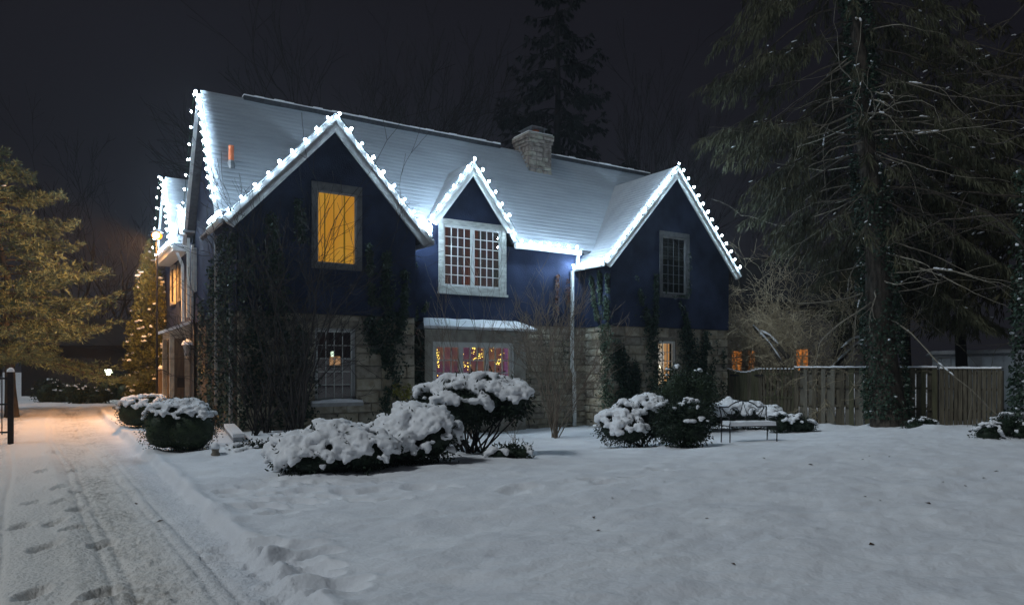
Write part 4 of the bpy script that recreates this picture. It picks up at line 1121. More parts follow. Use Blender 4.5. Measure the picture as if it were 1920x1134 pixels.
def bush(name, label, base, lumps, nleaf, leaf=(.07, .03), nsnow=120, snow_r=(.06, .12), zmin=.25, m=None, seed=0, stems=10, stem_r=.018, stem_spread=.8,
         group=None, flat=.55, cat='bush', drape=.3, voxel=.03, droop=.5, snow_m=None, gap=-.10, inner=.70):
    rs = np.random.RandomState(seed)
    b = np.array(base)
    t = thing(name, label, cat, base, group)
    LW = [(b[0] + l[0], b[1] + l[1], b[2] + l[2], l[3], l[4], l[5]) for l in lumps]
    P, N, idx = lump_sample(rs, LW, nleaf, .45, 1.06)
    k9 = rs.rand(len(P)) < .26; P[k9] += N[k9] * rs.uniform(.02, .14, (k9.sum(), 1))
    keep = P[:, 2] > b[2] - .02
    P, N = P[keep], N[keep]
    D = N + rs.normal(0, .6, P.shape); D[:, 2] -= droop * rs.uniform(0, 1, len(P))
    NN = rs.normal(size=P.shape)
    V, F = kites(P, D, NN, leaf[0] * rs.uniform(.7, 1.3, len(P)), leaf[1] * rs.uniform(.7, 1.3, len(P)))
    link('foliage', mesh_np('foliage', V, F, m or M['leaf_dark']), t)
    # inner mass
    iv, if_ = ICO3; Vc, Fc = [], []; o = 0
    for l in LW:
        rr = 1 + .22 * fbm(iv[:, 0] * 2.2 + l[0], iv[:, 1] * 2.2 + iv[:, 2] * 1.7 + l[1], 13, 2)[:, None]
        Vc.append(iv * np.array(l[3:6]) * inner * rr + np.array(l[:3])); Fc.append(if_ + o); o += len(iv)
    link('inner_foliage', mesh_np('inner_foliage', np.concatenate(Vc), np.concatenate(Fc), m or M['leaf_dark'], True), t)
    if stems:
        out = []; rng = rs
        for k in range(stems):
            l = LW[rng.randint(len(LW))]
            tgt = np.array(l[:3]) + rng.uniform(-1, 1, 3) * np.array(l[3:6]) * .7
            p0 = b + np.array([rng.uniform(-.15, .15) * stem_spread, rng.uniform(-.12, .12) * stem_spread, -.05])
            mid = p0 * .5 + tgt * .5 + rng.normal(0, .06, 3)
            out += [(p0, mid, stem_r, stem_r * .8), (mid, tgt, stem_r * .8, stem_r * .4)]
        segobj('stems', out, M['bark_dark'], t, 5)
    if nsnow:
        P, N, idx = lump_sample(rs, LW, nsnow * 8, .98, 1.06)
        up = N[:, 2] + rs.normal(0, .16, len(N))
        keep = (up > zmin) & ~inside(P, LW, idx, .93) & (fbm(P[:, 0] * 3.1, P[:, 1] * 3.1 + P[:, 2] * 2.7, seed + 3, 2) > gap)
        P, N = P[keep][:nsnow], N[keep][:nsnow]
        bl = []
        for p, n in zip(P, N):
            r0 = rs.uniform(snow_r[0] * .75, snow_r[1] * 1.1) * (1 if n[2] > .4 else .75)
            bl.append((p + np.array([0, 0, r0 * .15]), r0 * rs.uniform(.9, 1.35), r0 * rs.uniform(.9, 1.35), r0 * flat * rs.uniform(.8, 1.2), rs.randint(999)))
            if rs.rand() < drape:      # lobes hanging over the leaf below
                h = np.array([n[0], n[1], 0]); h = h / (np.linalg.norm(h) + 1e-6)
                bl.append((p + h * r0 * .8 - np.array([0, 0, r0 * .5]), r0 * .6, r0 * .6, r0 * .55, rs.randint(999)))
        snow_cloud('snow', bl, t, voxel, snow_m)
    return t

def at_ground(px, py):
    g = onG(px, py); return (g.x, g.y, float(gbase(g.x, g.y)) - .03)
# front bed, left to right
FR = np.array([CY, -SY, 0]); FD = np.array([SY, CY, 0])    # image right and image depth, for laying out lumps
def lum(lst):
    return [tuple(FR * a + FD * b_ + np.array([0, 0, c])) + (rx, ry, rz) for a, b_, c, rx, ry, rz in lst]
bush('snowy_shrub', 'low spreading shrub buried under thick snow lobes, leftmost in the front bed', at_ground(625, 884),
     lum([(-.55, 0, .28, .42, .45, .34), (-.05, .1, .34, .55, .5, .42), (.5, .1, .30, .5, .45, .36), (-.2, -.25, .2, .5, .35, .25)]), 5200, (.075, .03), 300, (.06, .115), -.02, seed=1, stems=6, flat=.62, drape=.7, gap=-.42, group='snow laden shrubs in the front bed')
bush('snowy_shrub', 'middle shrub bent under snow, touching the tall trunked bush', at_ground(765, 868),
     lum([(-.5, .1, .34, .5, .45, .36), (.05, .2, .52, .55, .5, .48), (.45, .0, .48, .42, .4, .45), (.0, -.2, .3, .6, .35, .3)]), 6200, (.075, .03), 330, (.06, .12), -.05, seed=2, stems=6, flat=.62, drape=.7, gap=-.42, group='snow laden shrubs in the front bed')
bush('trunked_bush', 'tall bush with bare fanned stems and a snowy flat crown before the bay window', at_ground(890, 850),
     lum([(-.75, 0, 1.05, .42, .5, .34), (-.3, .1, 1.12, .55, .6, .42), (.25, .1, 1.14, .58, .6, .42), (.7, .0, 1.06, .42, .5, .36), (-.1, -.35, .95, .7, .4, .36), (-.95, .1, 1.0, .25, .3, .22)]),
     9500, (.095, .038), 270, (.07, .135), .36, gap=-.3, seed=3, stems=26, stem_r=.022, stem_spread=1.4, flat=.58, drape=.3, voxel=.03)
bush('snowy_bush', 'snow clad bush in the right bed just right of the white downspout', at_ground(1205, 836),
     lum([(-.75, 0, .50, .42, .45, .42), (-.3, .1, .70, .5, .5, .48), (.15, .1, .92, .45, .5, .40), (-.35, -.3, .40, .5, .35, .35), (.35, .1, .6, .4, .4, .5)]), 8500, (.07, .03), 240, (.065, .12), .05, gap=-.3, seed=4, stems=14, flat=.62, drape=.45)
bush('dark_shrub', 'dark leafy shrub with few snow clumps right of the snow clad bush', at_ground(1290, 838),
     lum([(-.35, .2, .66, .45, .4, .5), (.1, .2, .66, .5, .45, .5), (.1, -.1, .45, .4, .35, .4), (-.3, 0, .45, .45, .4, .4)]), 7000, (.08, .035), 26, (.05, .09), .5, seed=5, stems=14)
bush('tall_evergreen_shrub', 'tall dark evergreen shrub against the wall under the small lit window', at_ground(1292, 812),
     lum([(-.35, .2, 1.35, .7, .6, .85), (.35, .3, 1.25, .7, .6, .8), (.0, .2, .7, .9, .6, .6)]), 9500, (.10, .04), 16, (.05, .09), .6, seed=6, stems=8, m=M['leaf_hedge'])
bush('low_hedge', 'low hedge blanketed with snow behind the iron bench', at_ground(1400, 806),
     lum([(-1.1, .1, .45, .5, .4, .42), (-.45, .2, .52, .6, .45, .44), (.2, .2, .50, .6, .45, .42), (.8, .15, .42, .55, .4, .38)]), 7000, (.06, .026), 300, (.07, .13), .22, gap=-.4, seed=7, stems=8, flat=.55, group=None)
bush('low_hedge', 'loose low shrub speckled with snow right of the iron bench', at_ground(1485, 810),
     lum([(-.4, 0, .3, .45, .4, .34), (.15, 0, .28, .45, .4, .32), (.5, .0, .2, .3, .3, .22)]), 4200, (.06, .026), 110, (.045, .085), .2, seed=8, stems=6, group=None)
bush('clipped_hedge', 'round clipped hedge with a snow top at the driveway edge', at_ground(338, 845),
     lum([(-.2, .0, .50, .52, .5, .50), (.22, .0, .48, .50, .5, .47), (0, .15, .55, .6, .5, .47)]), 17000, (.032, .022), 270, (.035, .075), .62, seed=9, stems=0, m=M['leaf_hedge'], flat=.45, drape=.25, voxel=.024, droop=.1, inner=.88, gap=-.4)
bush('clipped_hedge', 'smaller clipped hedge behind the round one, lit orange by the lamp', at_ground(264, 800),
     lum([(-.1, .0, .42, .5, .5, .44), (.25, .1, .45, .5, .5, .44)]), 9000, (.035, .024), 150, (.05, .09), .55, seed=10, stems=0, m=M['leaf_hedge'], flat=.5, voxel=.03, droop=.1, inner=.88, gap=-.3)
# snowballs of leaves at the fence foot and along the bed
for k, (px, py, s_, lab) in enumerate(((1660, 796, 1.0, 'snow dusted ground plants around the ivy covered trunk'), (1730, 803, .8, 'snow dusted ground plants at the fence foot right of the trunk'),
                                (1545, 792, .8, 'snow dusted ground plants at the fence foot left of the trunk'), (1890, 820, 1.3, 'snowy evergreen plants at the far right edge below the ivy trunk'),
                                (955, 858, .6, 'half buried leafy plants right of the trunked bush'), (470, 852, .5, 'half buried plants between the round hedge and the low shrub'))):
    bush('ground_plant', lab, at_ground(px, py), lum([(-.35 * s_, 0, .1, .4 * s_, .3, .2 * s_), (.3 * s_, .1, .12, .4 * s_, .3, .22 * s_), (0, .1, .2 * s_, .3 * s_, .3, .24 * s_)]),
         int(1500 * s_), (.07, .035), int(46 * s_), (.04, .08), .15, seed=20 + k, stems=4, cat='plant', droop=.2)

# bare shrubs
def shrub(label, px, py, h, nst, seed, m, spread=.35, depth=3, r=.014, name='bare_shrub', lean=(0, 0), rmin=.0035, d=None, **kw):
    rng = np.random.RandomState(seed)
    g = Vector(at_ground(px, py)) if d is None else Vector((onD(px, py, d).x, onD(px, py, d).y, float(gbase(onD(px, py, d).x, onD(px, py, d).y))))
    t = thing(name, label, 'shrub', tuple(g)); out = []
    for k in range(nst):
        a = rng.uniform(0, 2 * math.pi); s_ = rng.uniform(.1, 1) * spread
        dd = np.array([math.cos(a) * s_ + lean[0], math.sin(a) * s_ + lean[1], 1.0])
        bare(rng, (g.x + rng.normal(0, .05), g.y + rng.normal(0, .05), g.z), dd, h * rng.uniform(.45, .62), r * rng.uniform(.6, 1.1), depth, out, minr=rmin, **kw)
    segobj('stems', [o for o in out if o[2] >= r * .5], m, t, 5)
    segobj('twigs', [o for o in out if o[2] < r * .5], m, t, 3)
    return t
shrub('twiggy bare shrub before the stone wall beside the white downspout', 1042, 820, 4.2, 17, 31, M['twig'], .46, 3, .019, wig=.11, up=.03, ang=(14, 38), nch=(3, 4), shrink=.6, rmin=.0055)
shrub('thin bare shrub rising in front of the bay window', 885, 800, 4.3, 10, 32, M['twig'], .32, 3, .016, wig=.09, up=.05, ang=(15, 35), nch=(2, 3), shrink=.6, d=20.2, rmin=.004)
shrub('small bare plant stuck in the snow right of the trunked bush', 968, 838, .9, 4, 33, M['twig'], .3, 2, .009, wig=.1)
t = shrub('large dark bare shrub spreading in front of the left gable', 560, 815, 5.6, 8, 34, M['bark_dark'], .55, 4, .038, wig=.13, up=.03, ang=(18, 45), nch=(2, 3), shrink=.66, d=17.2, rmin=.005, name='bare_tree')
t['category'] = 'tree'
for k, (px, d_, h_) in enumerate(((500, 18.2, 4.4), (545, 18.6, 3.6))):
    shrub(('leafless vine tangle against the stone left of the lower window', 'leafless vine stems climbing beside the lower window', 'leafless vine tangle at the ivy clad left corner')[k], px, 812, h_, 9, 135 + k, M['bark_dark'], .32, 3, .022, d=d_, wig=.17, up=.05, ang=(18, 50), nch=(2, 4), rmin=.006, name='bare_vine')
shrub('dark tangled bare shrub at the ivy corner left of the left gable', 480, 815, 3.6, 10, 35, M['bark_dark'], .6, 3, .02, wig=.16, up=.02, ang=(20, 55), nch=(2, 3), d=17.6, rmin=.005)
# the pale twig thicket right of the house
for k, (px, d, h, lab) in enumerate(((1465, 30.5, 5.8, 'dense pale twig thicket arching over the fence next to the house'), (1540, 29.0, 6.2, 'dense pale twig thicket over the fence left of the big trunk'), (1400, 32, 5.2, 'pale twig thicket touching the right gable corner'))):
    shrub(lab, px, 760, h, 13, 40 + k, M['twig_lamplit'], .7, 4, .026, d=d, wig=.2, up=-.01, ang=(20, 60), nch=(3, 4), shrink=.62, rmin=.006, steps=5)
# broken snowy limbs leaning behind the fence
for k, (p, q, lab) in enumerate((((1412, 612), (1470, 688), 'broken limb with snow on top, long one behind the fence'), ((1425, 622), (1462, 652), 'short broken limb with snow, beside the long one'), ((1640, 625), (1560, 690), 'leaning snowy limb left of the ivy trunk'), ((1618, 632), (1578, 655), 'curved snowy twig left of the ivy trunk'))):
    a, b = onD(p[0], p[1], 29), onD(q[0], q[1], 28.5)
    t = thing('broken_limb', lab, 'branch', tuple(b), 'snowy limbs behind the fence')
    mid = (a + b) / 2 + Vector((0, 0, .12))
    MB().tube([a, mid, b, b + (b - mid) * .9], [.05, .07, .09, .1], 7).build('limb', M['bark'], t)
    u_ = Vector((0, 0, .06))
    MB().tube([a + u_, (a + mid) / 2 + u_ * 1.2, mid + u_, (mid + b) / 2 + u_ * 1.1, b + u_], [.03, .06, .05, .07, .04], 6).build('snow', M['snow'], t, True)

# ------------------------------------------------------------------ ivy on the walls
def ivy(label, pts_fn, n, m, leaf=.075, seed=0, name='ivy', stems=None, snow=0):
    rs = np.random.RandomState(seed)
    P, Nw = pts_fn(rs, n)
    c = P.mean(0)
    t = thing(name, label, 'ivy', (float(c[0]), float(c[1]), float(P[:, 2].min())))
    P = P + Nw * rs.uniform(.01, .13, (len(P), 1))
    D = rs.normal(0, .6, P.shape) + np.array([0, 0, -.7]) + Nw * rs.uniform(.1, .8, (len(P), 1))
    NN = Nw + rs.normal(0, .45, P.shape)
    V, F = kites(P, D, NN, leaf * rs.uniform(.6, 1.4, len(P)), leaf * .85 * rs.uniform(.6, 1.3, len(P)))
    link('foliage', mesh_np('foliage', V, F, m), t)
    if stems:
        out = []
        for poly in stems:
            for a, b in zip(poly[:-1], poly[1:]): out.append((np.array(a), np.array(b), .012, .010))
        segobj('stems', out, M['bark'], t, 4)
    if snow:
        ii = rs.choice(len(P), snow)
        bl = [(P[i] + np.array([0, -.03, .02]), .035 + .03 * rs.rand(), .035 + .02 * rs.rand(), .02 + .015 * rs.rand(), int(i)) for i in ii]
        snow_cloud('snow', bl, t, .02)
    return t
def strand_pts(strands, Y, wd, normal=(0, -1, 0), axis='x', fix=None):
    """strands: list of polylines [(x,z),...] with width taper"""
    def f(rs, n):
        Ls = [sum(math.dist(a, b) for a, b in zip(s[:-1], s[1:])) for s in strands]
        tot = sum(Ls); P = []
        for s, L in zip(strands, Ls):
            k = int(n * L / tot)
            seg = [math.dist(a, b) for a, b in zip(s[:-1], s[1:])]; cum = np.concatenate([[0], np.cumsum(seg)])
            u = rs.uniform(0, L, k)
            x = np.interp(u, cum, [p[0] for p in s]); z = np.interp(u, cum, [p[1] for p in s])
            wv = np.interp(u, cum, [p[2] if len(p) > 2 else wd for p in s])
            x = x + rs.normal(0, 1, k) * wv * .5; z = z + rs.normal(0, 1, k) * wv * .3
            keep = fbm(x * 4.5, z * 2.2, 5, 2) > -.22
            P.append(np.stack([x, np.full(k, Y), z], 1)[keep])
        P = np.concatenate(P)
        if axis == 'y': P = np.stack([np.full(len(P), fix), P[:, 0], P[:, 2]], 1)
        return P, np.tile(np.array(normal, float), (len(P), 1))
    return f
ivy('thick dark ivy column on the left gable right of its lower window', strand_pts([[(8.0, 4.9, .12), (8.0, 3.6, .25), (7.95, 2.6, .55), (8.1, 1.6, .42), (8.05, .9, .3), (8.1, .2, .2)], [(7.4, 3.3, .15), (7.6, 2.4, .25), (7.95, 1.8, .2)], [(8.55, 4.4, .1), (8.5, 3.2, .15), (8.3, 2.4, .2)], [(7.45, 5.1, .1), (7.6, 3.4, .12)]], YF - .06, .3), 5200, M['ivy'], .08, 1)
ivy('dark ivy covering the left corner of the left gable down to the ground', strand_pts([[(4.1, 5.0, .3), (4.2, 3.6, .55), (4.3, 2.4, .6), (4.3, 1.2, .5), (4.4, .1, .45)], [(4.8, 5.6, .12), (4.9, 4.2, .3), (5.0, 3.0, .35), (5.1, 1.6, .5), (5.2, .2, .5)], [(5.5, 6.1, .1), (5.6, 5.0, .15)], [(5.6, 2.8, .15), (5.65, 1.6, .3), (5.6, .3, .35)]], YF - .06, .4), 6500, M['ivy'], .085, 2)
ivy('dark ivy over the long left side wall beside the driveway', strand_pts([[(19.5, 5.1, .3), (19.6, 3.0, .4), (19.7, .2, .4)], [(20.6, 5.2, .35), (20.7, 3.0, .5), (20.8, .2, .5)], [(22.0, 4.6, .5), (22.2, 2.8, .6), (22.4, .2, .6)], [(23.8, 3.6, .4), (24.0, .3, .6)]], 0, .4, (-1, 0, 0), 'y', 3.95), 7000, M['ivy'], .085, 3)
ivy('bright ivy strand edging the blue wall beside the left gable', strand_pts([[(9.3, 5.3, .22), (9.28, 4.4, .2), (9.3, 3.5, .18), (9.35, 3.1, .2)], [(9.75, 4.1, .05), (9.7, 3.6, .08), (9.5, 3.2, .1)], [(10.05, 4.25, .04), (10.0, 3.75, .05), (9.8, 3.4, .06)], [(9.45, 3.0, .15), (9.5, 2.0, .22), (9.5, .8, .28)]], YR - .06, .2), 2600, M['ivy_wall'], .075, 4)
ivy('dark ivy bundle hanging beside the bay window under the hood', strand_pts([[(9.62, 2.8, .2), (9.66, 2.0, .26), (9.62, 1.0, .26), (9.6, .2, .2)]], YBAY + .15, .2), 1700, M['ivy'], .07, 5)
ivy('red dangling creeper strands right of the blue dormer wall', strand_pts([[(15.0, 4.9, .05), (14.92, 4.0, .05), (14.95, 3.3, .06)], [(15.45, 5.0, .04), (15.42, 4.4, .05), (15.45, 3.9, .05)]], YR - .06, .06), 340, M['ivy_red'], .07, 6)
ivy('light green ivy draping the side wall and corner of the right gable', strand_pts([[(19.32, 4.9, .06), (19.36, 3.6, .14), (19.35, 2.6, .25), (19.4, 1.4, .35), (19.4, .1, .35)], [(19.75, 5.0, .06), (19.7, 4.1, .07), (19.6, 3.2, .12), (19.5, 2.2, .15)], [(20.2, 4.9, .07), (20.05, 4.0, .08), (19.85, 3.3, .09)]], 0, .2, (-1, 0, 0), 'y', XG2 - .06), 3400, M['ivy_wall'], .075, 7)
ivy('dark ivy mound on the stone left of the small lit window of the right gable', strand_pts([[(16.5, 2.6, .12), (16.7, 1.7, .5), (16.9, .8, .7), (16.9, -.2, .7)], [(17.4, 1.9, .08), (17.3, 1.2, .2), (17.3, .5, .3)]], YF - .05, .4), 4200, M['ivy'], .08, 8)
ivy('dark ivy column left of the small lit window rising over the stucco', strand_pts([[(17.3, 4.9, .06), (17.6, 4.0, .12), (18.05, 3.1, .3), (18.2, 2.2, .32), (18.25, 1.0, .4), (18.2, .0, .45)], [(18.3, 5.0, .05), (18.3, 3.6, .12), (18.2, 2.9, .2)]], YF - .06, .3), 3800, M['ivy'], .08, 9)
ivy('broad dark ivy column right of the small lit window', strand_pts([[(19.5, 4.3, .06), (19.75, 3.5, .12), (19.9, 2.7, .4), (20.2, 1.8, .6), (20.4, .8, .7), (20.4, -.1, .7)], [(20.9, 3.0, .1), (20.9, 2.0, .35), (20.9, .8, .4)]], YF - .06, .4), 6200, M['ivy'], .08, 10)
ivy('thin bare ivy strands on the stone near the right corner of the house', strand_pts([[(21.4, 2.8, .08), (21.45, 1.6, .12), (21.4, .3, .16)], [(21.85, 2.4, .06), (21.8, 1.2, .14), (21.75, .2, .2)]], YF - .06, .1), 800, M['ivy'], .07, 11)
ivy('frame of ivy around the dark upper window of the right gable', strand_pts([[(19.95, 5.9, .05), (19.98, 5.0, .07), (19.9, 4.3, .09), (19.2, 4.2, .1), (18.75, 4.4, .09), (18.72, 5.0, .06)]], YF - .1, .06), 420, M['ivy'], .06, 12)
ivy('yellow leaved creeper low on the stone right of the dark ivy column', strand_pts([[(8.2, 1.2, .2), (8.4, .7, .25), (8.5, .4, .25)], [(8.65, 1.15, .08), (8.62, .8, .1)]], YF - .1, .2), 300, M['ivy_yellow'], .075, 13)
ivy('scattered creeper speckles on the stone beside the bay window', strand_pts([[(13.5, 2.9, .14), (13.55, 2.0, .3), (13.7, 1.0, .35)], [(14.4, 2.8, .3), (14.5, 1.6, .4), (14.6, .5, .4)], [(15.3, 2.7, .2), (15.3, 1.5, .25)]], YR - .06, .3), 650, M['ivy'], .05, 14)

# ------------------------------------------------------------------ trees
def conifer(name, label, base, top, rtrunk, z0, nb, Lmax, m_need, seed, droop=.35, twig_n=12, hang=.45, need_w=.05, need_n=4, inner=.35, lmin=.15, m_bark=None, group=None, sprays=True, bare_n=0, upturn=.25, shape=.8, density=1.0, limb_r=.045, filt=None, tuft=False, step=.16, reach=None):
    rng = np.random.RandomState(seed)
    base = np.array(base, float); top = np.array(top, float); H = top[2] - base[2]
    t = thing(name, label, 'tree', tuple(base), group)
    m_bark = m_bark or M['bark']
    tp = [tuple(base + (top - base) * k / 10 + np.array([rng.normal(0, .05), rng.normal(0, .05), 0]) * (0 < k < 10)) for k in range(11)]
    mb = MB(); mb.tube([tuple(np.array(base) + np.array([0, 0, -.3]))] + [tuple(np.array(base) + np.array([0, 0, .1]))] + tp[1:], [rtrunk * 1.5, rtrunk * 1.2] + [rtrunk * (1 - .09 * k) for k in range(1, 11)], 14)
    mb.build('trunk', m_bark, t, True)
    br = []; NP, ND, NL = [], [], []
    snowp = []
    for k in range(nb):
        u = (k + rng.uniform(0, 1)) / nb
        z = z0 + (H * .98 - z0) * u
        tt = z / H; p0 = base + (top - base) * tt
        L = Lmax * ((1 - u) ** shape) * rng.uniform(.7, 1.1) + lmin
        a = k * 2.399 + rng.normal(0, .3)
        if reach: L = reach(a, z, L)
        if L < .6: continue
        if filt and not filt(a, u, rng): continue
        d = np.array([math.cos(a), math.sin(a), rng.uniform(-.05, .25)])
        n = 9; pts = [p0]; dd = d.copy(); vv = -droop * rng.uniform(.6, 1.3)
        for i in range(n):
            s = i / n
            dd = d + np.array([0, 0, vv * math.sin(s * math.pi) * 1.3 + upturn * s * s * 1.6]) + rng.normal(0, .04, 3)
            dd /= np.linalg.norm(dd); pts.append(pts[-1] + dd * L / n)
        r0 = limb_r * (.35 + .65 * L / Lmax)
        for i in range(n): br.append((pts[i], pts[i + 1], r0 * (1 - i / n * .85), r0 * (1 - (i + 1) / n * .85)))
        side = np.array([-math.sin(a), math.cos(a), 0])
        if not sprays: continue
        nt = max(4, int(twig_n * L / Lmax * density) + 2)
        for q in range(nt):
            s = inner + (1 - inner) * (q + rng.uniform(0, 1)) / nt
            f = s * n; i = min(n - 1, int(f)); P = pts[i] + (pts[i + 1] - pts[i]) * (f - i)
            sd = 1 if q % 2 else -1
            td = side * sd * rng.uniform(.5, 1) + (pts[i + 1] - pts[i]) / (L / n) * rng.uniform(.5, 1.0) + np.array([0, 0, -.15])
            td /= np.linalg.norm(td)
            tl = (.35 + .5 * (1 - s)) * L * .45 * rng.uniform(.6, 1.2)
            tl = min(tl, 1.5)
            m_ = max(3, int(tl / step))
            e = P + td * tl + np.array([0, 0, -hang * .5])
            br.append((P, e, .010, .004))
            for j in range(m_):
                b = P + (e - P) * (j + rng.uniform(.2, 1)) / m_
                for w_ in range(need_n):
                    if tuft: nd = td * .6 + rng.normal(0, .55, 3) + np.array([0, 0, .1])
                    else: nd = td * .45 + rng.normal(0, .28, 3) + np.array([0, 0, -hang * rng.uniform(.6, 2.2)])
                    NP.append(b + rng.normal(0, .03, 3)); ND.append(nd); NL.append(rng.uniform(.6, 1.3))
            if rng.rand() < .5: snowp.append((P + td * tl * rng.uniform(.1, .7), td))
    limb_out = br; br2 = []
    for k in range(bare_n):
        z = rng.uniform(.16, .75) * H; tt = z / H; p0 = base + (top - base) * tt; a = rng.uniform(0, 2 * math.pi)
        bare(rng, p0, (math.cos(a), math.sin(a), rng.uniform(-.55, .1)), rng.uniform(1.2, 3.2), .032, 2, br2, wig=.14, up=-.04, minr=.006, nch=(1, 2))
    segobj('branches', [b for b in br if b[2] >= .011], m_bark, t, 5)
    segobj('dead_limbs', br2, M['bark_pale'], t, 4)
    if br2:
        rs9 = np.random.RandomState(seed + 5); sn = [b_ for b_ in br2 if b_[2] > .012 and rs9.rand() < .10]
        bl_v, bl_f, o9 = [], [], 0
        for p_, q_, r_, _ in sn:
            n_ = 3
            for z_ in range(n_):
                c9 = p_ + (q_ - p_) * (z_ + .5) / n_; l9 = np.linalg.norm(q_ - p_) / n_ * rs9.uniform(.4, .75)
                R9 = np.array(Vector((q_ - p_).tolist()).to_track_quat('X', 'Z').to_matrix())
                bl_v.append((ICO1[0] * np.array([l9, .028, .026]) * rs9.uniform(.6, 1.3)) @ R9.T + c9 + np.array([0, 0, r_ + .012])); bl_f.append(ICO1[1] + o9); o9 += len(ICO1[0])
        if bl_v: link('snow', mesh_np('snow', np.concatenate(bl_v), np.concatenate(bl_f), M['snow'], True), t)
    segobj('twigs', [b for b in br if b[2] < .011], m_bark, t, 3)
    if NP:
        NP = np.array(NP); ND = np.array(ND); NL = np.array(NL)
        base_l = .34 if not tuft else .20
        V, F = kites(NP, ND, rng.normal(size=NP.shape), NL * base_l * (1 if hang < .8 else 1.2), need_w * NL)
        link('needles', mesh_np('needles', V, F, m_need), t)
    return t, snowp
def snow_on(t, pts, n, seed, r=(.05, .11), stretch=2.4):
    rs = np.random.RandomState(seed)
    if len(pts) > n: pts = [pts[i] for i in rs.choice(len(pts), n, replace=False)]
    V, F = [], []; o = 0; iv, if_ = ICO1
    for p, d in pts:
        rr = rs.uniform(*r); R = Vector((d[0], d[1], d[2])).to_track_quat('X', 'Z').to_matrix()
        v = iv * np.array([rr * rs.uniform(1, stretch), rr * .7, rr * .4]) * (1 + .3 * rs.rand(len(iv), 1))
        V.append(v @ np.array(R).T + p + np.array([0, 0, .03])); F.append(if_ + o); o += len(iv)
    link('snow', mesh_np('snow', np.concatenate(V), np.concatenate(F), M['snow'], True), t)

# the big ivy clad conifer right of the house
TB = onD(1668, 790, 24.2); TT = onD(1600, -40, 24.6); TB.z = -.45
TTop = TB + (TT - TB) * 1.35
def tall_reach(a, z, L):          # the house stops the low limbs on its side
    c = math.cos(a - math.atan2(SY, -CY)); f_ = math.cos(a - math.atan2(-CY, -SY))
    if f_ > .35: L = L * max(0.0, 1 - (f_ - .35) * 1.5)
    if c > -.2: L = min(L, max(0.0, 2.4 + (z - 7.4) * .72) + (1 - c) * 2.0) if z > 6.6 else 0.0
    return L
t, sp = conifer('tall_conifer', 'huge drooping conifer with an ivy clad trunk in front of the fence', tuple(TB), tuple(TTop),   .50, 6.0, 135, 6.6, M['needle'], 71, droop=.62, twig_n=22, hang=.75, need_w=.036, need_n=5, inner=.52, bare_n=60, upturn=.06, shape=.40, limb_r=.05, step=.13, reach=tall_reach)
snow_on(t, sp, 110, 5, (.025, .05))
def trunk_ivy(label, base, top, r0, z0, z1, n, seed, snow, m=None, side=None):
    def f(rs, n_):
        z = z0 + (z1 - z0) * rs.rand(n_) ** 1.15; a = rs.uniform(0, 2 * math.pi, n_)
        keep = fbm(a * 1.6, z * 1.1, 9, 2) > -.12 - .1 * (z < 5)
        z, a = z[keep], a[keep]
        tt = (z - base[2]) / (top[2] - base[2]); c = np.array(base)[None] + (np.array(top) - np.array(base))[None] * tt[:, None]
        rr = r0 * (1.05 - .75 * tt) + rs.uniform(.0, .16, len(z)) ** 1.0
        N = np.stack([np.cos(a), np.sin(a), np.zeros_like(a)], 1)
        return c + N * rr[:, None], N
    return ivy(label, f, n, m or M['ivy'], .10, seed, snow=snow)
trunk_ivy('dark ivy wrapped around the trunk of the huge conifer', tuple(TB), tuple(TTop), .5, 0, 14.5, 11000, 21, 90)
# ivy clad trunk at the right edge
ET = onD(1950, 830, 17.5); ET.z = -.4
t = thing('climber_clad_tree', 'dark ivy smothered tree trunk at the right edge of the lawn', 'tree', tuple(ET))
MB().tube([ET + Vector((0, 0, -.2)), ET + Vector((.05, 0, 3)), ET + Vector((.2, .1, 8)), ET + Vector((.3, .1, 13))], [.34, .28, .2, .1], 10).build('trunk', M['bark'], t, True)
_o = []; _r = np.random.RandomState(3)
for k in range(16): bare(_r, (ET.x + .1, ET.y, 2.5 + k * .55), (_r.normal(), _r.normal(), .1), _r.uniform(1.5, 3.2), .04, 3, _o, minr=.006, wig=.18, up=-.02)
segobj('crown', _o, M['bark'], t, 3)
trunk_ivy('snow specked ivy on the trunk at the right edge', tuple(ET), (ET.x + .3, ET.y + .1, 13), .42, 0, 6.5, 5200, 22, 110)
# dim evergreens filling the right side behind the fence
for k, (px, d, h, L, z0, sd, lab) in enumerate(((1800, 29, 17, 5.2, 5.4, 81, 'dim drooping evergreen right of the huge conifer'), (1975, 26, 16, 5.6, 5.0, 82, 'dim drooping evergreen at the far right edge'), (1700, 33, 19, 5.2, 6.0, 83, 'dim evergreen just behind the huge conifer'))):
    b = onD(px, 780, d); b.z = -.5
    t, sp = conifer('evergreen_tree', lab, tuple(b), (b.x, b.y, h), .24, z0, 58, L, M['needle_dim'], sd, droop=.4, twig_n=13, hang=.7, need_w=.06, need_n=4, inner=.3, upturn=.12, shape=.5, group='dim evergreens behind the fence', bare_n=4, m_bark=M['bark_far'])
    snow_on(t, sp, 80, sd, (.035, .075), 3.4)
# black spruce behind the roof
b = onD(1045, 688, 46); b.z = -.5
conifer('spruce_tree', 'tall black spruce standing behind the chimney', tuple(b), (b.x, b.y, 28.5), .45, 3.0, 92, 8.6, M['needle_far'], 91, droop=.5, twig_n=24, hang=.6, need_w=.11, need_n=5, inner=.10, upturn=.75, shape=.80, m_bark=M['bark_far'], limb_r=.08)
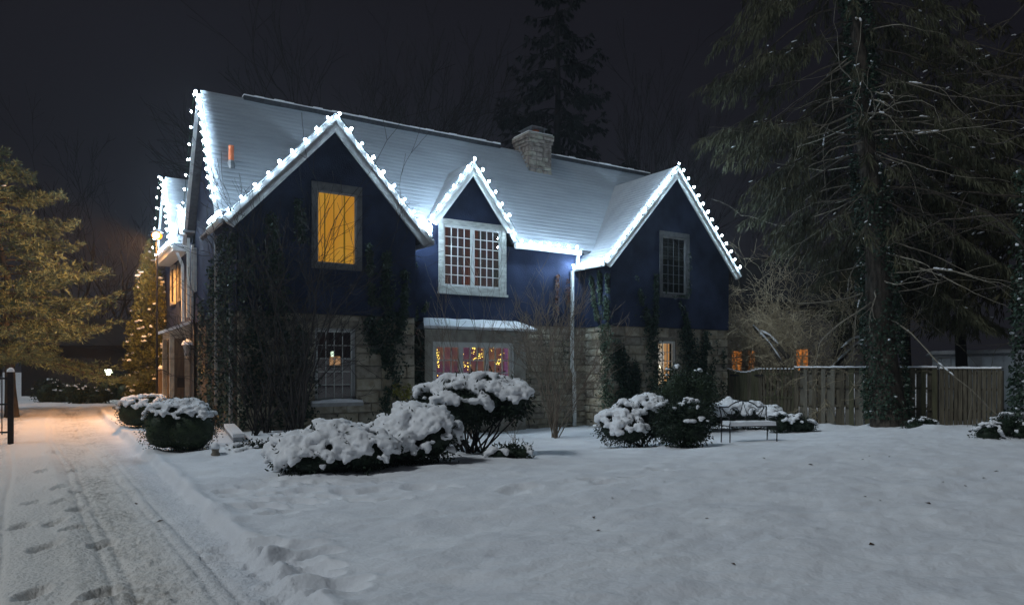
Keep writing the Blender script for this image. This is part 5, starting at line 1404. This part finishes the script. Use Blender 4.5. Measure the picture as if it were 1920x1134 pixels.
# pine at the left, lit by the orange lamp
b = onD(22, 770, 26.5); b.z = -.1
t, sp = conifer('pine_tree', 'bushy green pine leaning over the driveway, lit orange from the right', tuple(b), (b.x - .6, b.y + .3, 10.0), .19, 2.0, 120, 4.4, M['needle_pine'], 95, droop=.30, twig_n=22, hang=.10, need_w=.030, need_n=8, inner=.2, upturn=.30, shape=.55, limb_r=.04, tuft=True, step=.2)
snow_on(t, sp, 60, 8, (.03, .06), 2.0)
# column evergreen by the lamp
cb = onG(278, 772)
cb = onD(280, 770, 29.0); cb.z = 0
lumps = [(cb.x + dx, cb.y + dy, z_, r_, r_, .55) for z_, r_, dx, dy in ((.5, .85, 0, 0), (1.1, .88, .05, .05), (1.8, .85, -.05, 0), (2.5, .82, .04, 0), (3.2, .74, 0, .05), (3.9, .66, .02, 0), (4.6, .54, 0, 0), (5.2, .42, 0, 0), (5.75, .28, .0, 0), (6.15, .15, 0, 0))]
t = thing('column_evergreen', 'narrow column evergreen beside the orange lamp, dotted with snow clumps', 'tree', tuple(cb))
rs = np.random.RandomState(4)
P, N, idx = lump_sample(rs, lumps, 20000, .6, 1.1)
D = N * .6 + rs.normal(0, .4, P.shape) + np.array([0, 0, .5])
V, F = kites(P, D, rs.normal(size=P.shape), .11 * rs.uniform(.6, 1.4, len(P)), .05 * rs.uniform(.6, 1.4, len(P)))
link('crown', mesh_np('crown', V, F, M['arbor']), t)
MB().tube([tuple(cb), (cb.x, cb.y, 5.8)], [.08, .02], 6).build('trunk', M['bark'], t)
P, N, idx = lump_sample(rs, lumps, 900, 1.0, 1.12); k_ = (N[:, 2] > -.2) & (P[:, 2] > .3)
snow_cloud('snow', [(p, rs.uniform(.05, .12), rs.uniform(.05, .12), rs.uniform(.03, .06), int(i)) for i, p in enumerate(P[k_][:120])], t, .03)
# bare trees behind the house and at the left
def bare_tree(label, px, d, h, seed, r=.28, spread=.25, depth=6, m=None, group='bare trees behind the house', n0=1, minr=.012, **kw):
    rng = np.random.RandomState(seed); b = onD(px, 688, d); b.z = -.4; out = []
    kw = dict(dict(steps=4, wig=.09, up=.05, nch=(2, 3), ang=(16, 42), shrink=.74, rs=.66), **kw)
    for k in range(n0):
        bare(rng, tuple(b), (rng.normal(0, spread * .4), rng.normal(0, spread * .4), 1), h * .34 * rng.uniform(.85, 1.1), r, depth, out, minr=minr, **kw)
    return split_tree('bare_tree', label, tuple(b), group, out, m or M['bark_far'], .06)
bare_tree('wide bare tree with many upright limbs behind the left end of the roof', 600, 42, 23, 101, .38, .5, 6, n0=3, nch=(2, 4), minr=.016)
bare_tree('bare tree behind the roof left of the spruce', 760, 47, 22, 102, .33, .5, 6, n0=2, nch=(2, 3), minr=.016)
bare_tree('bare tree behind the peak of the left gable', 480, 46, 19, 103, .28, .4, 6, n0=2, minr=.016)
bare_tree('thin bare tree just left of the spruce', 862, 50, 15, 108, .2, .3, 5, n0=2, minr=.018)
bare_tree('upright bare tree between the spruce and the right gable', 1215, 44, 17, 104, .22, .3, 6, n0=3, ang=(10, 26), minr=.015)
bare_tree('slender bare tree behind the right gable peak', 1290, 47, 16, 105, .2, .3, 6, n0=2, ang=(10, 28), minr=.015)
bare_tree('tall bare tree above the pine at the far left', 95, 44, 17, 106, .26, .4, 6, n0=2, minr=.015)
bare_tree('low forked bare tree left of the wing roof', 225, 48, 15, 107, .24, .4, 5, n0=2, minr=.015)
bare_tree('bare tree at the left edge behind the pine', -10, 40, 15, 109, .24, .4, 5, n0=1, minr=.015)

# ------------------------------------------------------------------ right side: fence, gate, shed, neighbour
F_A, F_B, F_C, F_D = Vector((22.35, 19.9, 0)), Vector((24.0, 17.6, 0)), Vector((25.15, 12.9, 0)), Vector((25.3, 11.0, 0))
FT = 1.62
BOARD = {}
for nm in ('fence_wood', 'fence_wood_green', 'fence_wood_pale'):
    mb = MB(); mb.box(-.5, .5, -.5, .5, -.5, .5); BOARD[nm] = mb.mesh('board', M[nm])
def board(parent, c, wd, th, hh, ang, m='fence_wood', tilt=0):
    o = bpy.data.objects.new('board', BOARD[m]); C.objects.link(o); o.parent = parent
    o.location = Vector(c) - ORI[parent.name]; o.scale = (wd, th, hh); o.rotation_euler = (0, tilt, ang); ORI[o.name] = Vector(c)
def fence(label, A, B, pitch, bw, top, mats, seed, both=True, snow=True, name='board_fence', cat='fence'):
    r = random.Random(seed); A, B = Vector(A), Vector(B); dv = B - A; L = dv.length; dv.normalize(); ang = math.atan2(dv.y, dv.x); nn = Vector((-dv.y, dv.x, 0))
    if nn.dot(Vector((0, 0, 0)) - (A + B) / 2) < 0: nn = -nn
    t = thing(name, label, cat, (A.x, A.y, -.4))
    n = int(L / pitch)
    for k in range(n):
        p = A + dv * (k + .5) * L / n; g = float(gbase(p.x, p.y)) - .05
        front = (k % 2 == 0) or not both
        off = nn * (.045 if front else -.045)
        board(t, (p.x + off.x, p.y + off.y, (top + g) / 2), bw * r.uniform(.93, 1.05), .022, top - g + r.uniform(-.012, .012), ang, r.choice(mats), r.uniform(-.006, .006))
    for zz in (.25, .95, top - .12):
        MB().beam(A + Vector((0, 0, zz)), B + Vector((0, 0, zz)), .06, .075).build('rail', M['fence_wood'], t)
    np_ = max(1, int(L / 2.4))
    for k in range(np_ + 1):
        p = A + dv * L * k / np_
        MB().box(p.x - .045, p.x + .045, p.y - .02, p.y + .02, -.6, top - .03).build('post', M['fence_wood'], t)
    if snow:
        MB().beam(A + Vector((0, 0, top + .018)), B + Vector((0, 0, top + .018)), .16, .03).build('cap', M['fence_wood'], t)
        m = int(L / .12); V = []; F = []
        for k in range(m + 1):
            p = A + dv * L * k / m; h = .035 + .03 * r.random()
            V += [p + nn * .085 + Vector((0, 0, top + .034)), p + nn * .06 + Vector((0, 0, top + .034 + h)), p - nn * .06 + Vector((0, 0, top + .034 + h)), p - nn * .085 + Vector((0, 0, top + .034))]
        for k in range(m):
            for i in range(3): F.append((4 * k + i, 4 * k + i + 1, 4 * k + 5 + i, 4 * k + 4 + i))
        me = bpy.data.meshes.new('snow'); me.from_pydata([tuple(v) for v in V], [], F); me.materials.append(M['snow']); me.update()
        link('snow', me, t)
    return t
fence('weathered board fence with a snowy cap rail behind the ivy clad trunk', F_B, F_C, .165, .155, FT, ['fence_wood', 'fence_wood', 'fence_wood_green', 'fence_wood_pale'], 1)
fence('dark end section of the fence with light showing through its gaps', F_C + Vector((.03, -.08, 0)), F_D, .135, .118, FT - .03, ['fence_wood'], 2, both=False, snow=True)
# solid gate and picket topped section next to the house
GA, GB = F_A, F_A.lerp(F_B, .10); GC = F_A.lerp(F_B, .58)
fence('narrow picket piece of fence between the house corner and the gate', GA, GB, .14, .11, 1.60, ['fence_wood_green'], 3, both=False, snow=False)
r = random.Random(9)
dv = (GC - GB); L = dv.length; dv.normalize(); ang = math.atan2(dv.y, dv.x)
t = thing('garden_gate', 'solid greenish board gate with a curved snowy top beside the house', 'gate', (GB.x, GB.y, -.4))
n = 10
for k in range(n):
    p = GB + dv * (k + .5) * L / n; top = 1.52 + .07 * math.cos((k + .5) / n * 2 * math.pi); g = -.45
    board(t, (p.x, p.y, (top + g) / 2), L / n - .006, .025, top - g, ang, r.choice(['fence_wood_green', 'fence_wood_green', 'fence_wood']))
    MB().beam(p - dv * L / n * .5 + Vector((0, 0, top + .03)), p + dv * L / n * .5 + Vector((0, 0, top + .03 + .004)), .07, .05).build('snow', M['snow'], t)
for (s0) in (.12, .78):
    a = GB + dv * L * s0; MB().beam(a + Vector((-.02, -.03, 1.35)), a + dv * .32 + Vector((-.02, -.03, 1.35)), .02, .06).build('hinge', M['metal_dark'], t)
t = thing('picket_fence', 'picket topped fence panel between the gate and the tall board fence', 'fence', (GC.x, GC.y, -.4))
dv = (F_B - GC); L = dv.length; dv.normalize(); n = 9
for k in range(n):
    p = GC + dv * (k + .5) * L / n
    board(t, (p.x, p.y, .59), L / n - .055, .022, 2.0, ang, r.choice(['fence_wood_green', 'fence_wood']))
    MB().lathe((p.x, p.y, 1.59), [(.05, 0), (.045, .03), (.01, .05)], 6).build('snow', M['snow'], t)
MB().beam(GC + Vector((.02, .03, -.05)), F_B + Vector((.02, .03, -.05)), .03, 1.0).build('lower_panel', M['fence_wood'], t)
for zz in (.50, 1.40): MB().beam(GC + Vector((.02, -.02, zz)), F_B + Vector((.02, -.02, zz)), .05, .07).build('rail', M['fence_wood_green'], t)
# round snow covered post ball left of the gate
q = onD(1366, 748, 26.0)
t = thing('snow_ball_post', 'short post with a round cap of snow beside the garden gate', 'post', (q.x, q.y, -.45))
MB().tube([(q.x, q.y, -.5), (q.x, q.y, q.z - .1)], .05, 8).build('post', M['fence_wood'], t)
MB().lathe((q.x, q.y, q.z - .12), [(.08, 0), (.14, .07), (.13, .15), (.05, .22)], 12).build('snow_cap', M['snow'], t, True)
# white shed over the fence
sA, sB = onD(1748, 690, 31.5), onD(1905, 690, 27.5)
dv = (sB - sA); L = dv.length; dv.normalize(); bk = Vector((dv.y, -dv.x, 0)); bk = bk if bk.dot(sA) > 0 else -bk
zt = 1.65 + (689 - 668) * 30 / 1360; zr = 1.65 + (689 - 655) * 30 / 1360
t = thing('shed', 'low white clad shed with a snowy roof peeking over the fence', 'shed', (sA.x, sA.y, -.4))
n = 8
for k in range(n):
    a, b2 = sA + dv * L * k / n, sA + dv * (L * (k + 1) / n - .02)
    MB().prism([Vector((a.x, a.y, -.4)), Vector((b2.x, b2.y, -.4)), Vector((b2.x, b2.y, zt)), Vector((a.x, a.y, zt))], bk * 2.5).build('panel', M['shed_white'], t)
e0 = Vector((sA.x, sA.y, zt)) - dv * .15 - bk * .2; e1 = Vector((sB.x, sB.y, zt)) + dv * .15 - bk * .2
MB().prism([e0, e1, e1 + Vector((0, 0, .1)), e0 + Vector((0, 0, .1))], bk * 2.9).build('roof', M['metal_grey'], t)
MB().prism([e0 + Vector((0, 0, .102)), e1 + Vector((0, 0, .102)), e1 + bk * .3 + Vector((0, 0, .26)), e0 + bk * .3 + Vector((0, 0, .26))], bk * 2.5).build('snow', M['snow'], t)
# neighbour house with amber windows, far right behind
nA, nB = onD(1345, 690, 41), onD(1560, 690, 38)
dv = (nB - nA); L = dv.length; dv.normalize(); bk = Vector((-dv.y, dv.x, 0)); bk = bk if bk.dot(nA) > 0 else -bk
t = thing('neighbour_house', 'dim neighbouring house with amber lit windows behind the fence', 'house', (nA.x, nA.y, -.5))
MB().prism([Vector((nA.x, nA.y, -.5)), Vector((nB.x, nB.y, -.5)), Vector((nB.x, nB.y, 5.2)), Vector((nA.x, nA.y, 5.2))], bk * 7).build('wall', M['far_house'], t)
MB().prism([Vector((nA.x, nA.y, 5.2)) - bk * .4 - dv * .3, Vector((nA.x, nA.y, 5.2)) + bk * 7.4 - dv * .3, Vector((nA.x, nA.y, 8.2)) + bk * 3.5 - dv * .3], dv * (L + .6)).build('roof', M['far_dark'], t)
M['amber_far'] = emit('amber_far', (1.0, .33, .06), .62, (.85, .25, .04), 6)
for px0, px1, p0, p1 in ((1363, 1383, 657, 700), (1398, 1411, 657, 700), (1498, 1520, 655, 695)):
    a, b2 = onD(px0, 690, 39.6), onD(px1, 690, 39.3)
    r0 = [(Vector((nA.x, nA.y, 0)) + dv * ((v - nA).dot(dv))) - bk * .05 for v in (a, b2)]
    z0, z1 = EYE - .2, EYE + (689 - p0) * 39.5 / 1360
    f = MB(); a_, b_ = r0
    wv = MB().prism([Vector((a_.x, a_.y, z0)), Vector((b_.x, b_.y, z0)), Vector((b_.x, b_.y, z1)), Vector((a_.x, a_.y, z1))], bk * .04).build('window', M['amber_far'], t)
    mm = MB()
    for s in (0, .5, 1):
        c = a_.lerp(b_, s) - bk * .02; mm.beam(Vector((c.x, c.y, z0)), Vector((c.x, c.y, z1)), .05, .03, (dv.x, dv.y, .01))
    for s in (0, .35, .68, 1): mm.beam(Vector((a_.x, a_.y, z0 + (z1 - z0) * s)) - bk * .02, Vector((b_.x, b_.y, z0 + (z1 - z0) * s)) - bk * .02, .03, .045)
    mm.build('muntin', M['door_wood'], wv)
# dark garage and evergreen hedge closing the driveway end
ga, gb = onD(40, 690, 41), onD(300, 690, 41)
dv = (gb - ga).normalized(); bk = Vector((-dv.y, dv.x, 0)); bk = bk if bk.dot(ga) > 0 else -bk
t = thing('garage', 'black unlit garage at the far end of the driveway', 'garage', (ga.x, ga.y, -.2))
MB().prism([Vector((ga.x, ga.y, -.3)), Vector((gb.x, gb.y, -.3)), Vector((gb.x, gb.y, 2.9)), Vector((ga.x, ga.y, 2.9))], bk * 5).build('wall', M['far_dark'], t)
MB().prism([Vector((ga.x, ga.y, 2.9)) - bk * .3, Vector((ga.x, ga.y, 2.9)) + bk * 5.3, Vector((ga.x, ga.y, 4.6)) + bk * 2.5], (gb - ga) * 1.02).build('roof', M['far_dark'], t)
d_ = MB()
c0 = ga.lerp(gb, .2); c1 = ga.lerp(gb, .55)
MB().prism([Vector((c0.x, c0.y, -.2)) - bk * .05, Vector((c1.x, c1.y, -.2)) - bk * .05, Vector((c1.x, c1.y, 2.2)) - bk * .05, Vector((c0.x, c0.y, 2.2)) - bk * .05], bk * .04).build('garage_door', M['bark_dark'], t)
for k, (px, d, s_, lab) in enumerate(((110, 35, 1.0, 'dark shrub flecked with snow at the driveway end near the pine'), (165, 34, .7, 'small dark shrub in the middle of the driveway end'), (235, 37, 1.5, 'tall dark shrub left of the column evergreen'))):
    g = onD(px, 765, d)
    bush('dark_end_shrub', lab, (g.x, g.y, -.1), lum([(-.4, 0, .5, .8 * s_, .5, .7 * s_), (.5, 0, .4, .8 * s_, .5, .55 * s_)]), 3500, (.10, .05), 24, (.04, .08), .4, seed=60 + k, stems=4, m=M['leaf_hedge'])

# ------------------------------------------------------------------ iron bench
bo = Vector((15.35, 12.65, 0)); bo.z = float(gbase(bo.x, bo.y)); ba = RAD(-21)
t = thing('iron_bench', 'black iron garden bench with scrolled back and snow on its seat', 'bench', tuple(bo))
Rz = Matrix.Rotation(ba, 3, 'Z')
def B(x, y, z): return bo + Rz @ Vector((x, y, z))
W2 = .66
for s in (-1, 1):
    MB().tube([B(s * W2, -.24, -.05), B(s * W2, -.25, .22), B(s * W2, -.22, .42)], .017, 6).build('leg', M['metal_dark'], t)
    MB().tube([B(s * W2, .22, -.05), B(s * W2, .2, .42), B(s * W2 * .98, .25, .70), B(s * W2 * 1.03, .29, .90)], .017, 6).build('leg', M['metal_dark'], t)
    MB().tube([B(s * W2, .22, .62), B(s * W2, .05, .66), B(s * W2, -.16, .66), B(s * W2, -.25, .60), B(s * W2, -.25, .5), B(s * W2, -.2, .42)], .014, 6).build('armrest', M['metal_dark'], t)
for k in range(6): MB().beam(B(-W2, -.22 + .085 * k, .42), B(W2, -.22 + .085 * k, .42), .06, .02).build('slat', M['metal_dark'], t)
MB().tube([B(-W2 * 1.03, .29, .90)] + [B(x, .29, .885 + .17 * max(0, math.cos(x / .42 * math.pi / 2)) ** .8 if abs(x) < .42 else .89) for x in np.linspace(-.6, .6, 21)] + [B(W2 * 1.03, .29, .90)], .016, 6).build('back_rail', M['metal_dark'], t)
MB().tube([B(-W2, .22, .52), B(W2, .22, .52)], .013, 6).build('back_rail', M['metal_dark'], t)
sc = MB()
def arc(cx, cz, r, a0, a1, n=14, shrink=1.0):
    return [B(cx + r * (1 - (1 - shrink) * k / n) * math.cos(RAD(a0 + (a1 - a0) * k / n)), .255 + .08 * (cz - .55), cz + r * (1 - (1 - shrink) * k / n) * math.sin(RAD(a0 + (a1 - a0) * k / n))) for k in range(n + 1)]
for s in (-1, 1):
    sc.tube([B(0, .24, .55), B(s * .1, .26, .72), B(s * .03, .28, .92), B(0, .29, 1.04)], .012, 5)
    sc.tube(arc(s * .25, .74, .15, 90 - s * 60, 90 + s * 300, 18, .55), .011, 5)
    sc.tube([B(s * .02, .24, .56), B(s * .2, .25, .58), B(s * .42, .27, .68), B(s * .62, .285, .86)], .012, 5)
    sc.tube([B(s * .42, .25, .53), B(s * .52, .27, .7), B(s * .60, .285, .88)], .011, 5)
    sc.tube(arc(s * .30, .60, .10, 0, 180, 10), .010, 5)
sc.build('scrollwork', M['metal_dark'], t)
sm = MB(); rr = random.Random(2); n = 14
prev = None
for k in range(n):
    xa, xb = -W2 + .02 + (2 * W2 - .04) * k / n, -W2 + .02 + (2 * W2 - .04) * (k + 1) / n; h = rr.uniform(.095, .11)
    sm.prism([B(xa, -.25, .432), B(xa, -.235, .432 + h), B(xa, .18, .435 + h), B(xa, .22, .432)], Rz @ Vector((xb - xa - .0005, 0, 0)))
sm.build('seat_snow', M['snow'], t)

# ------------------------------------------------------------------ small things on the snow
LEAF = bpy.data.meshes.new('dead_leaf')
LEAF.from_pydata([(-.05, 0, .005), (0, -.028, .018), (.055, 0, .006), (0, .03, .022), (0, 0, .004)], [], [(0, 1, 4), (1, 2, 4), (2, 3, 4), (3, 0, 4)]); LEAF.materials.append(M['dead_leaf']); LEAF.update()
r = random.Random(12)
for (px, py) in ((1245, 904), (1325, 976), (1113, 973), (1122, 995), (1148, 938), (1622, 933), (1650, 940), (1740, 943), (1768, 908), (1868, 882), (1845, 892), (1552, 880), (1520, 870), (1432, 859), (1668, 857), (1630, 855), (1617, 862), (1572, 834), (1046, 908), (1375, 1055), (1634, 1020), (1810, 912), (255, 925), (300, 960)):
    g = onG(px, py); z = float(ground_z(np.array([g.x]), np.array([g.y]))[0])
    o = bpy.data.objects.new('dead_leaf', LEAF); C.objects.link(o); o.location = (g.x, g.y, z + .004); k_ = r.uniform(.5, .9)
    o.rotation_euler = (r.uniform(-.3, .3), r.uniform(-.3, .3), r.uniform(0, 6.3)); o.scale = (k_, k_, k_)
    tag(o, 'small dark dead leaf lying on the snowy lawn', 'leaf', 'dead leaves scattered on the lawn')
# splash channel at the left downspout and a stump like stone beside it
q = onG(415, 845)
t = thing('splash_channel', 'snow covered drain channel slanting from the left downspout', 'drain', (q.x, q.y, 0))
e = Vector((3.78, 19.2, .12)); s0 = Vector((q.x, q.y, .05))
s0 = e + Vector((-.25, -2.3, -.07))
MB().beam(e, s0, .22, .10).build('channel', M['metal_grey'], t)
MB().beam(e + Vector((0, 0, .085)), s0 + Vector((0, 0, .085)), .24, .08).build('snow', M['snow'], t)
q = onG(404, 858)
t = thing('garden_figure', 'small stone garden figure capped with snow at the end of the drain channel', 'garden ornament', (q.x, q.y, -.05))
MB().lathe((q.x, q.y, -.05), [(.09, 0), (.10, .08), (.06, .16), (.075, .24), (.03, .31)], 10).build('body', M['stone_grey'], t, True)
MB().lathe((q.x, q.y, .17), [(.085, 0), (.07, .07), (.02, .11)], 10).build('snow_cap', M['snow'], t, True)

# ------------------------------------------------------------------ night air: thin haze that lets the lamps glow
hz = MB(); hz.box(-430, 430, -430, 430, -2.2, 36)
hm = bpy.data.materials.new('haze'); hm.use_nodes = True
hn = hm.node_tree; hn.nodes.clear()
ho = hn.nodes.new('ShaderNodeOutputMaterial'); hv_ = hn.nodes.new('ShaderNodeVolumePrincipled')
hv_.inputs['Color'].default_value = (.9, .93, 1, 1); hv_.inputs['Density'].default_value = 0.0009; hv_.inputs['Anisotropy'].default_value = .6
hn.links.new(hv_.outputs[0], ho.inputs['Volume'])
ho_ = hz.build('haze', hm); ho_['kind'] = 'stuff'; ho_['label'] = 'thin cold night haze glowing around the lights'

for o in bpy.data.objects:
    if o.type == 'MESH' and o.parent and o.name.split('.')[0] in ('snow', 'foliage', 'inner_foliage', 'needles', 'twigs', 'branches', 'dead_limbs', 'garland_lights', 'crown', 'stems', 'curtain_band', 'scrollwork'):
        o['kind'] = 'stuff'
